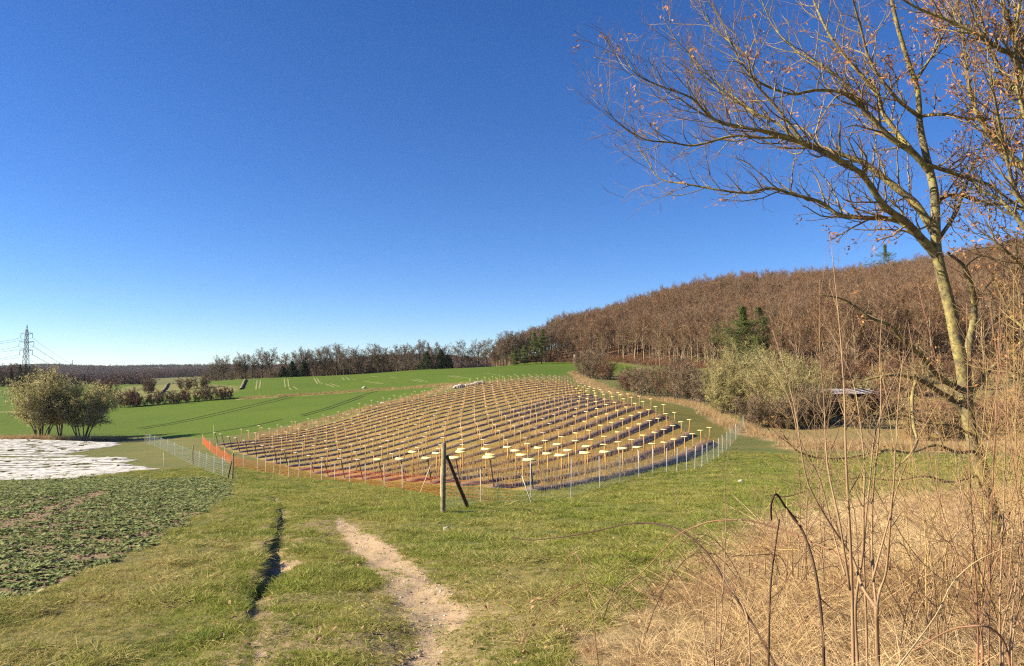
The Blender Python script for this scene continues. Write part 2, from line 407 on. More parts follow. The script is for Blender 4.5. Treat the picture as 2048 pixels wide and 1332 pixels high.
def masks(x, y):
    z = hbase(x, y); r = np.hypot(x, y); px, py = proj(x, y, z); ok = y > 1
    M_ = {}
    M_['soil'] = (softpoly(px, py, CROP, 22, x, y, .9, 20) & (y < 75) & ok) * 1.0
    dj = 4 + 900 / np.maximum(r, 4) * .25
    d_ = (softpoly(px, py, DIRT, dj, x, y, 2.2, 30) | softpoly(px, py, DIRT2, dj * .7, x, y, 2.5, 31) | softpoly(px, py, DIRT3, dj, x, y, 1.4, 32))
    acc = d_ * 1.0
    for q in range(7):
        ox = (fbm(x * 3.1, y * 3.1, 200 + q) - .5) * (22 + 260 / np.maximum(r, 4)); oy = (fbm(x * 3.1, y * 3.1, 220 + q) - .5) * 26
        acc = acc + (inpoly(px + ox, py + oy, DIRT) | inpoly(px + ox, py + oy, DIRT2) | inpoly(px + ox, py + oy, DIRT3))
    M_['dirt'] = acc / 8 * ((y < 40) & ok)
    g_ = softpoly(px, py, GREEN, 3, x, y, .1, 40) & (y > 84) & (y < 460)
    M_['bank'] = (inpoly(px, py, BANK) & (y > 120) & (y < 330)) * 1.0
    M_['green'] = g_ * (1 - M_['bank'])
    M_['plant'] = inpoly(x, y, PLP) * 1.0
    dm = np.zeros(np.shape(x))
    for l in DRYL: dm = np.maximum(dm, 1 - sstep(.5, 1.6, seg_dist(x, y, l)[0] + (fbm(x * .3, y * .3, 60) - .5) * 2))
    for i, l in enumerate(DRYE):
        wdt = (1.8, 2.6, 2.0, 1.0)[i]; dm = np.maximum(dm, 1 - sstep(wdt * .5, wdt * 1.3, seg_dist(x, y, l)[0] + (fbm(x * .25, y * .25, 61) - .5) * wdt * 1.5))
    M_['dry'] = dm
    M_['soil2'] = (inpoly(px, py, SOIL2) & (y > 50) & (y < 130)) * 1.0
    M_['woods'] = sstep(0, 8, wood_in(x, y))
    M_['thick'] = thick(x, y)
    M_['yel'] = yel(px, py, x, y)
    dp = seg_dist(x, y, PATHL)[0]; dr = seg_dist(x, y, RUT)[0]; nw = fbm(x * 1.6, y * 1.6, 150)
    M_['worn'] = np.clip(1.25 * np.exp(-(dp / 1.0) ** 2) + .8 * np.exp(-(dr / .5) ** 2) + .9 * ((px > 500) & (px < 960) & (py > 1150)) * np.clip((nw - .42) * 4, 0, 1), 0, 1) * (y < 30) * (.5 + nw)
    M_['scrubfloor'] = (inpoly(px, py, [(1500, 752), (2600, 745), (2600, 890), (1640, 884), (1560, 872), (1490, 850)]) & (y > 60) & (y < 200)) * (1 - M_['soil2'])
    M_['olive'] = (inpoly(px, py, [(1130, 746), (1180, 765), (1240, 792), (1330, 803), (1440, 845), (1480, 868), (1470, 890), (1420, 900), (1350, 830), (1250, 790), (1180, 766)]) & (y > 55) & (y < 200)) * 1.0
    return M_
WE = [(960, 400), (1000, 372), (1080, 345), (1140, 335), (1200, 315), (1270, 285), (1330, 255), (1400, 225), (1480, 190), (1600, 165), (1700, 150), (1850, 138), (2048, 130), (2450, 125)]
def wood_in(x, y):
    """metres inside the edge of the wood (positive = inside)"""
    px = CX + F_PX * x / np.maximum(y, 1)
    e = np.interp(px, [p[0] for p in WE], [p[1] for p in WE])
    return np.where((px > 965) & (y < 700), y - e, -50)
THP = [(1110, 1420), (1165, 1300), (1260, 1215), (1370, 1150), (1470, 1100), (1560, 1062), (1650, 1040), (1760, 1018), (1900, 1000), (2100, 985), (2700, 980), (3200, 1600), (1000, 1700)]
def thick(x, y):
    z = hbase(x, y); px, py = proj(x, y, z)
    jx = (fbm(x * 1.5, y * 1.5, 70) - .5) * 300; jy = (fbm(x * 1.3, y * 1.3, 71) - .5) * 110
    a = inpoly(px + jx, py + jy, THP) & (y > 1)
    b = (np.arctan2(x, y) > .35) & (y <= 4.5) & (y > -3) & (x > .6)
    return (a | b) * 1.0
def yel(px, py, x, y):
    n = fbm(x * .45, y * .45, 80)
    a = np.exp(-((px - 150 - (1250 - py) * 1.6) / 190.0) ** 2) * (py > 1080) * (px < 560)
    b = np.exp(-((px - 1040) / 170.0) ** 2 - ((py - 1200) / 120.0) ** 2)
    c = np.exp(-((px - 790) / 110.0) ** 2 - ((py - 1300) / 90.0) ** 2) * .8
    e = np.exp(-((px - 430) / 60.0) ** 2 - ((py - 1010) / 50.0) ** 2) * .7
    return np.clip(a + b + c + e + (n - .55) * .9, 0, 1)

# ------------------------------------------------------------------ ground material
def ground_mat():
    m, t, out = newmat('ground_cover')
    geo = t.nodes.new('ShaderNodeNewGeometry'); pos = geo.outputs['Position']
    n1 = noise(t, .35, 5, .6, pos); n2 = noise(t, 4.0, 5, .65, pos); n3 = noise(t, 30, 4, .7, pos); n0 = noise(t, .06, 4, .6, pos)
    # meadow
    mead = mixc(t, rng_(t, n2, .35, .68), (.075, .105, .028), (.17, .165, .06))
    mead = mixc(t, rng_(t, n1, .42, .66), mead, (.16, .145, .05))
    mead = mixc(t, math_(t, 'MULTIPLY', attr(t, 'yel'), .7), mead, mixc(t, rng_(t, n3, .35, .65), (.25, .20, .085), (.13, .125, .04)))
    mead = mixc(t, attr(t, 'worn'), mead, mixc(t, rng_(t, n3, .35, .65), (.34, .25, .14), (.20, .165, .075)))
    olive = mixc(t, rng_(t, n1, .3, .7), (.19, .15, .045), (.10, .12, .03))
    mead = mixc(t, attr(t, 'olive'), mead, olive)
    # bright winter cereal
    gr = mixc(t, rng_(t, n0, .35, .65), (.075, .128, .010), (.058, .108, .011))
    gr = mixc(t, rng_(t, n2, .4, .75), gr, (.12, .155, .022))
    col = mixc(t, attr(t, 'green'), mead, gr)
    bank = mixc(t, rng_(t, n1, .35, .6), (.24, .19, .08), (.10, .14, .04))
    col = mixc(t, attr(t, 'bank'), col, bank)
    pl = mixc(t, rng_(t, n2, .36, .66), (.46, .29, .10), (.27, .21, .055))
    pl = mixc(t, rng_(t, n1, .42, .66, 0, .75), pl, (.13, .155, .035))
    col = mixc(t, attr(t, 'plant'), col, pl)
    soil = mixc(t, rng_(t, n3, .35, .65), (.17, .125, .068), (.31, .235, .135))
    col = mixc(t, attr(t, 'soil'), col, soil)
    so2 = mixc(t, rng_(t, n1, .35, .65), (.34, .19, .08), (.25, .18, .07))
    col = mixc(t, attr(t, 'soil2'), col, so2)
    col = mixc(t, attr(t, 'scrubfloor'), col, mixc(t, rng_(t, n2, .35, .65), (.27, .19, .09), (.17, .155, .06)))
    dry = mixc(t, rng_(t, n3, .3, .7), (.42, .31, .16), (.25, .18, .09))
    col = mixc(t, attr(t, 'dry'), col, dry)
    thk = mixc(t, rng_(t, n3, .35, .7), (.16, .12, .055), (.36, .27, .13))
    col = mixc(t, attr(t, 'thick'), col, thk)
    wd = mixc(t, rng_(t, n2, .35, .65), (.17, .085, .045), (.10, .065, .04))
    col = mixc(t, attr(t, 'woods'), col, wd)
    di = mixc(t, rng_(t, n2, .3, .7), (.42, .31, .20), (.34, .25, .16))
    di = mixc(t, rng_(t, n3, .56, .78), di, (.28, .20, .12))
    col = mixc(t, rng_(t, math_(t, 'ADD', attr(t, 'dirt'), math_(t, 'ADD', math_(t, 'MULTIPLY_ADD', n3, .7, -.35), math_(t, 'MULTIPLY_ADD', noise(t, 9, 4, .7, pos), 1.5, -.75))), .3, .6), col, di)
    # far country: woods and fields as patches of their own colour
    col = mixc(t, attr(t, 'farwood'), col, mixc(t, rng_(t, n0, .4, .6), (.10, .058, .045), (.075, .05, .04)))
    b = math_(t, 'ADD', math_(t, 'MULTIPLY', n3, .35), n2)
    bsdf(t, out, col, .95, b, .55, .06, 0, .1)
    return m
GM = ground_mat()
th = np.unique(np.r_[np.linspace(-math.pi, -.85, 40), np.linspace(-.85, -.66, 30), np.arange(-.66, .66, .0032), np.linspace(.66, .85, 30), np.linspace(.85, math.pi, 40)])
rr = [0.4]
while rr[-1] < 4600:
    r_ = rr[-1]; rr.append(r_ + max(.05, min(r_ * .0105, 1e9)) if r_ < 45 else r_ + r_ * (.0125 if r_ < 500 else .02))
rr = np.array(rr); nT, nR = len(th), len(rr)
X = np.sin(th)[:, None] * rr; Y_ = np.cos(th)[:, None] * rr
Z = hz(X, Y_)
MK = masks(X.ravel(), Y_.ravel())
PXX, PYY = proj(X.ravel(), Y_.ravel(), Z.ravel())
yy = Y_.ravel()
fw = (yy > 600) & (fbm(X.ravel() * .004, yy * .0015, 90, 3) < .62)
fw &= ~((yy > 560) & (yy < 1250) & (PXX > 215) & (PXX < 560))
fw |= (yy > 480) & (PXX > 560)
MK['farwood'] = fw * 1.0
V = np.stack([X.ravel(), Y_.ravel(), Z.ravel()], 1)
i0 = np.arange(nT - 1)[:, None] * nR + np.arange(nR - 1)[None]
FQ = np.stack([i0, i0 + 1, i0 + nR + 1, i0 + nR], -1).reshape(-1, 4)
fm = {k: v[FQ].mean(1) for k, v in MK.items()}
fy = yy[FQ].mean(1)
cls = np.zeros(len(FQ), int)
cls[fm['green'] > .5] = 1; cls[fm['soil'] > .5] = 2; cls[fm['dirt'] > .5] = 3; cls[fm['plant'] > .5] = 4; cls[fy > 470] = 5; cls[(fm['woods'] > .5) & (fy < 700)] = 6
def ground_piece(name, sel, label):
    f = FQ[sel]; u, inv = np.unique(f, return_inverse=True)
    me = mk_mesh(name, V[u], inv.reshape(-1, 4), GM, True)
    for k, v in MK.items():
        a = me.attributes.new(k, 'FLOAT', 'POINT'); a.data.foreach_set('value', v[u].astype(np.float32))
    o = link(name, me); tag(o, label, 'ground', None, 'structure'); return o
ground_piece('meadow', cls == 0, 'rough green and straw coloured meadow in the foreground and beside the fences')
ground_piece('grain_field', cls == 1, 'bright green winter cereal field rising to the tree line')
ground_piece('crop_field', cls == 2, 'brown soil of the leafy crop field at the left')
ground_piece('path', cls == 3, 'bare trodden dirt of the footpath')
ground_piece('plantation_ground', cls == 4, 'straw brown and green ground between the mulched rows')
ground_piece('hills', cls == 5, 'far rolling country on the horizon')
ground_piece('wooded_hillside', cls == 6, 'leaf litter covered hillside under the bare beech wood')

# ------------------------------------------------------------------ turf, dry growth, crop plants
def blades(n, h, wid, spread, lean, seg=3, flat=0.0, curl=.5):
    """ribbon blades rooted in a small disc"""
    a = RNG.random(n) * 2 * math.pi; rad = np.sqrt(RNG.random(n)) * spread
    base = np.stack([np.cos(a) * rad, np.sin(a) * rad, np.full(n, -.01)], 1)
    d = RNG.random(n) * 2 * math.pi; L = h * (.55 + .6 * RNG.random(n)); le = lean * (.3 + RNG.random(n))
    t = np.linspace(0, 1, seg + 1)
    out = np.stack([np.cos(d), np.sin(d)], 1)
    hor = L[:, None] * (le[:, None] * t + curl * le[:, None] * t ** 2)
    ver = L[:, None] * (t * np.sqrt(np.clip(1 - (.7 * le[:, None]) ** 2, .12, 1)) - .25 * curl * le[:, None] * t ** 3)
    P = base[:, None] + np.concatenate([out[:, None] * hor[..., None], ver[..., None]], 2)
    W = wid * (1 - .85 * t)[None] * (.7 + .6 * RNG.random(n))[:, None]
    mb = MB(); mb.tubes(P, W, 2); return mb
def grass_mat(name, c1, c2, c3, c4, transl=.35):
    m, t, out = newmat(name)
    n1 = noise(t, 1.1, 4, .6); n2 = noise(t, 9.0, 3, .6); n0 = noise(t, .22, 3)
    c = mixc(t, rng_(t, n1, .38, .62), c1, c2)
    c = mixc(t, rng_(t, n0, .4, .65, 0, .75), c, c3)
    oi = t.nodes.new('ShaderNodeObjectInfo')
    c = mixc(t, rng_(t, oi.outputs['Random'], .65, 1.0, 0, .85), c, c4)
    c = mixc(t, rng_(t, n2, .4, .7, 0, .35), c, c4)
    bsdf(t, out, c, .7, None, 0, 0, transl, .15)
    return m
MG = grass_mat('turf_blades', (.125, .19, .026), (.22, .275, .042), (.31, .29, .07), (.50, .43, .15))
MY = grass_mat('yellow_turf', (.38, .33, .11), (.27, .27, .075), (.46, .38, .15), (.60, .50, .24))
MD = grass_mat('straw', (.66, .48, .25), (.44, .29, .14), (.82, .66, .40), (.19, .11, .055), .22)
MDR = grass_mat('russet_litter', (.34, .16, .08), (.24, .12, .065), (.42, .23, .11), (.16, .08, .05), .2)
MR = grass_mat('bleached_reed', (.50, .36, .19), (.38, .26, .13), (.58, .44, .24), (.28, .18, .09), .3)
MC = grass_mat('crop_leaf', (.15, .20, .06), (.21, .25, .085), (.14, .18, .055), (.36, .36, .16), .2)
protoG = [blades(34, .062, .0032, .08, .75, 3, curl=.9).mesh('turf', MG) for _ in range(5)]
protoY = [blades(34, .065, .0030, .09, .95, 3, curl=1.2).mesh('dry_turf', MY) for _ in range(5)]
protoD = [blades(26, .42, .0042, .12, .75, 5, curl=1.3).mesh('straw_tuft', MD) for _ in range(4)] + [blades(30, .30, .0045, .16, 1.15, 5, curl=1.2).mesh('straw_mat', MD) for _ in range(3)]
protoD += [blades(16, .34, .0075, .16, 1.3, 5, curl=1.6).mesh('bent_stalks', MD) for _ in range(2)] + [blades(9, .75, .0042, .10, .55, 5, curl=1.5).mesh('tall_stalks', MD) for _ in range(2)] + [blades(34, .10, .007, .20, 1.5, 2, curl=1.8).mesh('litter', MDR) for _ in range(2)]
protoR = [blades(20, .75, .010, .2, .35, 3, curl=.6).mesh('reed_tuft', MR) for _ in range(4)]
def polar_pts(n, r0, r1, t0=-.66, t1=.66, p=1.0):
    """p=1: density falls as 1/r; p=2: even density"""
    u = RNG.random(n)
    r = (r0 ** p + u * (r1 ** p - r0 ** p)) ** (1 / p)
    a = t0 + RNG.random(n) * (t1 - t0)
    return np.sin(a) * r, np.cos(a) * r, r
def put(name, x, y, smin, smax, protos, label, cat, tilt=.12, zs=None, sink=0.0):
    n = len(x); s = smin + (smax - smin) * RNG.random(n)
    z = hz(x, y) - sink
    rot = np.stack([RNG.normal(0, tilt, n), RNG.normal(0, tilt, n), RNG.random(n) * 6.283], 1)
    sc = np.stack([s, s, s * (zs if zs is not None else 1)], 1)
    scatter(name, np.stack([x, y, z], 1), rot, sc, RNG.integers(0, len(protos), n), protos, label, cat)
def turf():
    xs, ys, rs = [], [], []
    for (n, a, b, p) in ((34000, 2.6, 13, 1.6), (42000, 13, 36, 1.4), (32000, 36, 62, 1.3)):
        x, y, r = polar_pts(n, a, b, p=p); xs.append(x); ys.append(y); rs.append(r)
    x = np.concatenate(xs); y = np.concatenate(ys); r = np.concatenate(rs)
    m = masks(x, y); d, s_, p_ = seg_dist(x, y, RUT)
    bare = (m['soil'] + m['dirt'] + m['plant'] + m['thick'] > .5) | ((d < .22) & (s_ > 0) & (p_ > .04) & (p_ < .75)) | (m['dry'] > .6)
    # sparse tufts on the worn path and along the rut
    wear = np.clip(1.1 - seg_dist(x, y, PATHL)[0] / 1.0, 0, 1) * .75 + np.exp(-((seg_dist(x, y, RUT)[0]) / .3) ** 2) * .3
    n_ = fbm(x * 1.8, y * 1.8, 95)
    pxx, pyy = proj(x, y, hbase(x, y))
    worn = ((pxx > 520) & (pxx < 960) & (pyy > 1180)) * .5
    bald = np.clip(wear + worn * (n_ > .45) + (n_ > .66) * .5, 0, 1); keep = RNG.random(len(x)) > bald * .62
    keep &= ~bare | ((m['dirt'] > .5) & (RNG.random(len(x)) < .05 + .25 * (fbm(x * 2.5, y * 2.5, 96) > .60)))
    yy_ = RNG.random(len(x)) < m['yel'] * .85
    g = keep & ~yy_; q = keep & yy_
    lump = (1 - .6 * bald) * .50 + (1 - .6 * bald) * 1.15 * sstep(.25, .75, fbm(x * 1.5, y * 1.5, 97, 3)) ** 1.3
    # clumps grow with distance so the sward stays closed
    for nm, sel, pr, lab in (('grass', g, protoG, 'short green grass of the meadow and the verge'), ('yellowed_grass', q, protoY, 'short yellowed grass in dry patches of the meadow')):
        xx, y2, r2, l2 = x[sel], y[sel], r[sel], lump[sel]; n = len(xx)
        s = (.8 + .5 * RNG.random(n)) * l2 * np.interp(r2, [3, 12, 36, 62], [.8, 1.15, 1.9, 2.6])
        zz = s * np.interp(r2, [3, 30, 62], [1.0, .72, .42])
        rot = np.stack([RNG.normal(0, .1, n), RNG.normal(0, .1, n), RNG.random(n) * 6.283], 1)
        scatter(nm, np.stack([xx, y2, hz(xx, y2)], 1), rot, np.stack([s, s, zz], 1), RNG.integers(0, 5, n), pr, lab, 'grass')
turf()
def straw():
    x, y, r = polar_pts(42000, 1.6, 26, -.2, .8, p=1.4)
    k = (thick(x + RNG.normal(0, .25, len(x)), y + RNG.normal(0, .35, len(x))) > .5); x, y, r = x[k], y[k], r[k]
    px, py = proj(x, y, hbase(x, y)); e = np.clip((px - 1080) / 380, .15, 1) * np.where(r < 6.5, 1, sstep(.18, .5, fbm(x * 1.1, y * 1.1, 160, 3)))
    k = RNG.random(len(x)) < .45 + .5 * e; x, y, r, e = x[k], y[k], r[k], e[k]
    n = len(x); s = (.25 + .33 * e) * (.65 + .8 * fbm(x * 1.3, y * 1.3, 77)) * (.6 + .6 * RNG.random(n)) * np.interp(r, [2, 10, 26], [.8, 1.1, 1.5]); 
    rot = np.stack([RNG.normal(0, .3, n), RNG.normal(0, .3, n), RNG.random(n) * 6.283], 1)
    scatter('dry_grass', np.stack([x, y, hz(x, y)], 1), rot, np.stack([s, s, s * .85], 1), RNG.integers(0, 13, n), protoD, 'tall matted straw coloured dead grass filling the lower right corner', 'dry grass')
    # reeds and long bleached grass along the scrub edges
    xs, ys = [], []
    for l, wdt, nn in ((DRYE[0], 1.7, 1900), (DRYE[1], 2.0, 2400), (DRYE[2], 1.2, 1300), (DRYL[0], .8, 900), (DRYE[3], 1.0, 500)):
        L = np.array(l)[:, :2]; sg = np.linalg.norm(np.diff(L, axis=0), axis=1); c = np.r_[0, np.cumsum(sg)]
        u = RNG.random(nn) * c[-1]; xx = np.interp(u, c, L[:, 0]) + RNG.normal(0, wdt * .6, nn); y2 = np.interp(u, c, L[:, 1]) + RNG.normal(0, wdt * .6, nn)
        xs.append(xx); ys.append(y2)
    x = np.concatenate(xs); y = np.concatenate(ys)
    put('long_dry_grass', x, y, .5, 1.15, protoR, 'long bleached grass along the scrub and field margins', 'dry grass', .25)
straw()
def crop():
    def leafy(n=7):
        mb = MB()
        for i in range(n):
            a = i / n * 6.283 + RNG.random() * .6; L = .075 * (.6 + .6 * RNG.random()); wd = L * .34; up = .25 + .7 * RNG.random()
            t = np.array([0, .35, .7, 1.0]); w_ = np.array([.15, .8, 1.0, .1]) * wd
            c = np.stack([t * L * math.cos(a), t * L * math.sin(a), up * L * t - .45 * L * t ** 2.5], 1)
            sd_ = np.array([-math.sin(a), math.cos(a), 0]); Vv = np.stack([c - sd_ * w_[:, None] + [0, 0, .2 * wd], c, c + sd_ * w_[:, None] + [0, 0, .2 * wd]], 1)
            ix = np.arange(12).reshape(4, 3)
            F = [[ix[q, j], ix[q, j + 1], ix[q + 1, j + 1], ix[q + 1, j]] for q in range(3) for j in range(2)]
            mb.add(Vv.reshape(-1, 3), F)
        return mb.mesh('crop_plant', MC)
    pr = [leafy(6 + i % 3) for i in range(6)]
    x, y, r = polar_pts(85000, 5.0, 62, -.75, 0.0, p=1.45)
    m = masks(x, y)['soil'] > .5; x, y, r = x[m], y[m], r[m]
    lines = [[G(*p)[:2] for p in l] for l in ([(0, 1050), (60, 1030), (130, 1005), (200, 983)], [(-40, 1068), (60, 1042), (150, 1010), (205, 986)], [(0, 1022), (60, 1007), (110, 993)])]
    d = np.min([seg_dist(x, y, [(p[0], p[1]) for p in l])[0] for l in lines], 0)
    nn = fbm(x * 2.6, y * 2.6, 110)
    k = (d > .16) & (RNG.random(len(x)) < np.clip((nn - .18) * 3.6, .15, 1)); x, y, r = x[k], y[k], r[k]
    n = len(x); s = (.7 + .7 * RNG.random(n)) * np.interp(r, [5, 14, 30, 60], [.75, .8, 1.1, 1.6])
    rot = np.stack([RNG.normal(0, .15, n), RNG.normal(0, .15, n), RNG.random(n) * 6.283], 1)
    scatter('crop_plants', np.stack([x, y, hz(x, y) + .01], 1), rot, np.stack([s, s, s * np.interp(r, [5, 60], [1.1, .7])], 1), RNG.integers(0, 6, n), pr, 'small dark green leafy crop plants covering the brown field at the left', 'crop')
    # clods
    def clod():
        a = RNG.normal(size=(14, 3)); a /= np.linalg.norm(a, axis=1, keepdims=True)
        import bmesh
        bm = bmesh.new(); bmesh.ops.create_icosphere(bm, subdivisions=1, radius=.03)
        for v in bm.verts: v.co *= 1 + .5 * (random.random() - .5); v.co.z *= .6
        me = bpy.data.meshes.new('clod'); bm.to_mesh(me); bm.free(); me.materials.append(MSOIL); return me
    pr2 = [clod() for _ in range(4)]
    x, y, r = polar_pts(26000, 5.0, 40, -.75, 0.0, p=1.4)
    m = masks(x, y)['soil'] > .5; x, y, r = x[m], y[m], r[m]
    put('soil_clods', x, y, .4, 1.5, pr2, 'crumbled brown clods of soil between the crop plants', 'soil', .4)
MSOIL = var_mat('clod_soil', (.17, .11, .065), (.32, .22, .14), 8, .95)
crop()
# ------------------------------------------------------------------ branching growth
class Skel:
    def __init__(s): s.b = {}; s.tips = []
    def put(s, P, Rr, lvl): s.b.setdefault((lvl, len(P)), []).append((P, Rr))
    def emit(s, lv, mb, sides, m=0):
        for (l, k), L in s.b.items():
            if l in lv: mb.tubes(np.array([q[0] for q in L]), np.array([q[1] for q in L]), sides, m, cap=False)
def unit(v): return v / (np.linalg.norm(v) + 1e-9)
def line(g, P0, d, L, m, wob, up):
    P = [np.asarray(P0, float)]; d = unit(d); st = L / (m - 1)
    for i in range(m - 1):
        d = unit(d + g.normal(0, wob, 3) + np.array([0, 0, up])); P.append(P[-1] + d * st)
    return np.array(P)
def spawn(sk, g, P, Rr, lvl, spec):
    """side shoots of a limb"""
    if lvl >= len(spec): return
    sp = spec[lvl]; k = len(P); seg = np.diff(P, axis=0); L = np.linalg.norm(seg, axis=1).sum()
    n = sp['n'] if 'n' in sp else max(1, int(L * sp['den'] * (.8 + .4 * g.random())))
    base_az = g.random() * 6.283
    for j in range(n):
        t = sp.get('t0', .2) + (1 - sp.get('t0', .2)) * (j + g.random()) / n; t = min(t, .995)
        u = t * (k - 1); i = int(u); f = u - i; p = P[i] * (1 - f) + P[i + 1] * f; tan = unit(seg[i])
        r = (Rr[i] * (1 - f) + Rr[i + 1] * f)
        a = unit(np.cross(tan, [.3, .2, 1.0])); b = np.cross(tan, a); az = base_az + j * 2.4 + g.normal(0, .4)
        side = a * math.cos(az) + b * math.sin(az)
        if 'bias' in sp: side = unit(side + np.array(sp['bias']))
        an = R(sp['ang'] + g.normal(0, 9)); d = unit(tan * math.cos(an) + side * math.sin(an))
        if 'len' in sp: l = sp['len'] * (.45 + .8 * g.random()) * (1 - sp.get('fall', .4) * t)
        else: l = L * sp['rat'] * (.6 + .6 * g.random()) * (1 - sp.get('fall', .5) * t)
        r1 = min(r * sp.get('rr', .6), sp.get('rmax', 9)); m = sp.get('m', 5)
        Q = line(g, p, d, l, m, sp.get('wob', .12), sp.get('up', .06)); RR = np.linspace(r1, max(r1 * sp.get('re', .3), sp.get('rmin', .001)), m)
        sk.put(Q, RR, lvl); spawn(sk, g, Q, RR, lvl + 1, spec)
def bark(name, c1, c2, sc=6, bumps=.4):
    return var_mat(name, c1, c2, sc, .9, bumps=bumps)
M_BEECH = bark('beech_bark', (.33, .25, .165), (.19, .145, .10), .8, 0)
M_TWIG = var_mat('beech_twigs', (.245, .135, .070), (.18, .10, .056), .05, .9, rnd=.9, c3=(.20, .14, .09))
M_TWIG2 = var_mat('bare_twigs', (.22, .165, .115), (.17, .13, .095), .05, .9, rnd=.6, c3=(.16, .105, .07))
M_SPRUCE = var_mat('conifer_needles', (.026, .038, .014), (.045, .062, .02), .8, .8, rnd=.3)
M_PINE = var_mat('pine_needles', (.07, .095, .025), (.13, .15, .04), .9, .8, rnd=.2)

# ---- beech of the wood: clean stem, steep fan of red-brown twigs
def beech(seed, H=20, low=.42, spread=1.0):
    g = np.random.default_rng(seed); sk = Skel(); st = line(g, (0, 0, -.6), (g.normal(0, .03), g.normal(0, .03), 1), H * .74, 8, .035, .05)
    rs = np.linspace(H * .0115, H * .003, 8); sk.put(st, rs, 0)
    spec = [None, dict(n=15, t0=low, ang=44, rat=.48 * spread, fall=.30, rr=.55, m=6, up=.11, wob=.1, re=.35),
            dict(n=8, t0=.2, ang=36, rat=.45, fall=.4, rr=.6, m=5, up=.1, wob=.12, re=.4),
            dict(n=7, t0=.1, ang=34, rat=.55, fall=.3, rr=.6, m=4, up=.1, wob=.14, re=.5, rmin=.012)]
    spawn(sk, g, st, rs, 1, spec)
    return sk
def beech_mesh(seed, twig=M_TWIG, tw=.020, tn=3, **kw):
    sk = beech(seed, **kw); mb = MB(); sk.emit((0,), mb, 5, 0); sk.emit((1,), mb, 3, 0)
    # finest shoots as many thin strips
    g = np.random.default_rng(seed + 99); P2 = []; 
    for lv in (2, 3):
        for (l, k), L in sk.b.items():
            if l != lv: continue
            mb.tubes(np.array([q[0] for q in L]), np.maximum(np.array([q[1] for q in L]), tw * 1.9 if lv == 2 else tw), 2, 0 if lv == 2 else 1)
            if lv == 3:
                A = np.array([q[0] for q in L]); n = len(A)
                for rep in range(tn):
                    i = g.integers(0, A.shape[1] - 1, n); f = g.random(n)[:, None]; p = A[np.arange(n), i] * (1 - f) + A[np.arange(n), i + 1] * f
                    d = A[:, -1] - A[:, 0]; d /= np.linalg.norm(d, axis=1, keepdims=True) + 1e-9
                    d = d + g.normal(0, .55, (n, 3)) + [0, 0, .25]; d /= np.linalg.norm(d, axis=1, keepdims=True); ll = (.5 + .7 * g.random(n))[:, None]
                    Q = np.stack([p, p + d * ll * .5, p + d * ll + g.normal(0, .08, (n, 3))], 1)
                    mb.tubes(Q, np.broadcast_to([tw * .8, tw * .6, tw * .35], (n, 3)), 2, 1)
    return mb.mesh('beech', [M_BEECH, twig])
def oak_mesh(seed, H=14, low=.22, parts=False, **kw):
    """spreading field tree seen in outline against the sky"""
    g = np.random.default_rng(seed); sk = Skel(); st = line(g, (0, 0, -.5), (g.normal(0, .06), g.normal(0, .06), 1), H * .62, 7, .06, .03)
    rs = np.linspace(H * .017, H * .005, 7); sk.put(st, rs, 0)
    spec = [None, dict(n=13, t0=low + .08, ang=50, rat=.72, fall=.35, rr=.6, m=7, up=.10, wob=.085, re=.3),
            dict(n=9, t0=.2, ang=42, rat=.5, fall=.35, rr=.6, m=5, up=.06, wob=.10, re=.35),
            dict(n=6, t0=.1, ang=38, rat=.5, fall=.3, rr=.6, m=4, up=.05, wob=.12, re=.5, rmin=.02),
            dict(n=5, t0=.1, ang=42, rat=.8, fall=.3, rr=.8, m=3, up=.04, wob=.2, re=.5, rmin=.015)]
    spawn(sk, g, st, rs, 1, spec)
    mb = MB(); sk.emit((0,), mb, 6, 0); sk.emit((1,), mb, 4, 0); sk.emit((2,), mb, 3, 0)
    for lv in (3, 4):
        for (l, k), L in sk.b.items():
            if l == lv: mb.tubes(np.array([q[0] for q in L]), np.maximum(np.array([q[1] for q in L]) * .5, .024), 2, 1)
    return mb.mesh('bare_tree', [M_DARKBARK, M_TWIG2])
M_DARKBARK = bark('dark_bark', (.12, .10, .075), (.075, .06, .05), 2, 0)
def conifer_mesh(seed, H=12, wd=.22, mat=None, dense=1.0):
    g = np.random.default_rng(seed); mb = MB(); mb.tubes(np.array([[0, 0, -.3], [0, 0, H * .5], [0, 0, H]]), [H * .012, H * .008, .02], 5, 0)
    n = int(150 * dense); C = []
    for i in range(n):
        t = .06 + .94 * (i / n) ** .9; z = t * H; L = H * wd * (1 - t) ** .8 * (.7 + .5 * g.random()) + .15; a = g.random() * 6.283
        tt = np.linspace(0, 1, 5); Q = np.stack([np.cos(a) * L * tt, np.sin(a) * L * tt, z - .28 * L * tt + .18 * L * tt ** 2 * g.random()], 1)
        mb.tubes(Q, np.linspace(.03, .01, 5), 3, 0, cap=False)
        k = int(26 * (L / (H * wd)) + 8); u = g.random(k) ** .7; C.append(np.stack([np.cos(a) * L * u, np.sin(a) * L * u, z - .28 * L * u], 1) + g.normal(0, .045 * H * wd + .05, (k, 3)) * [1, 1, .8])
    C = np.concatenate(C); mb.quads(C, .16 + .22 * g.random(len(C)), .09, 1)
    return mb.mesh('conifer', [M_DARKBARK, mat or M_SPRUCE])
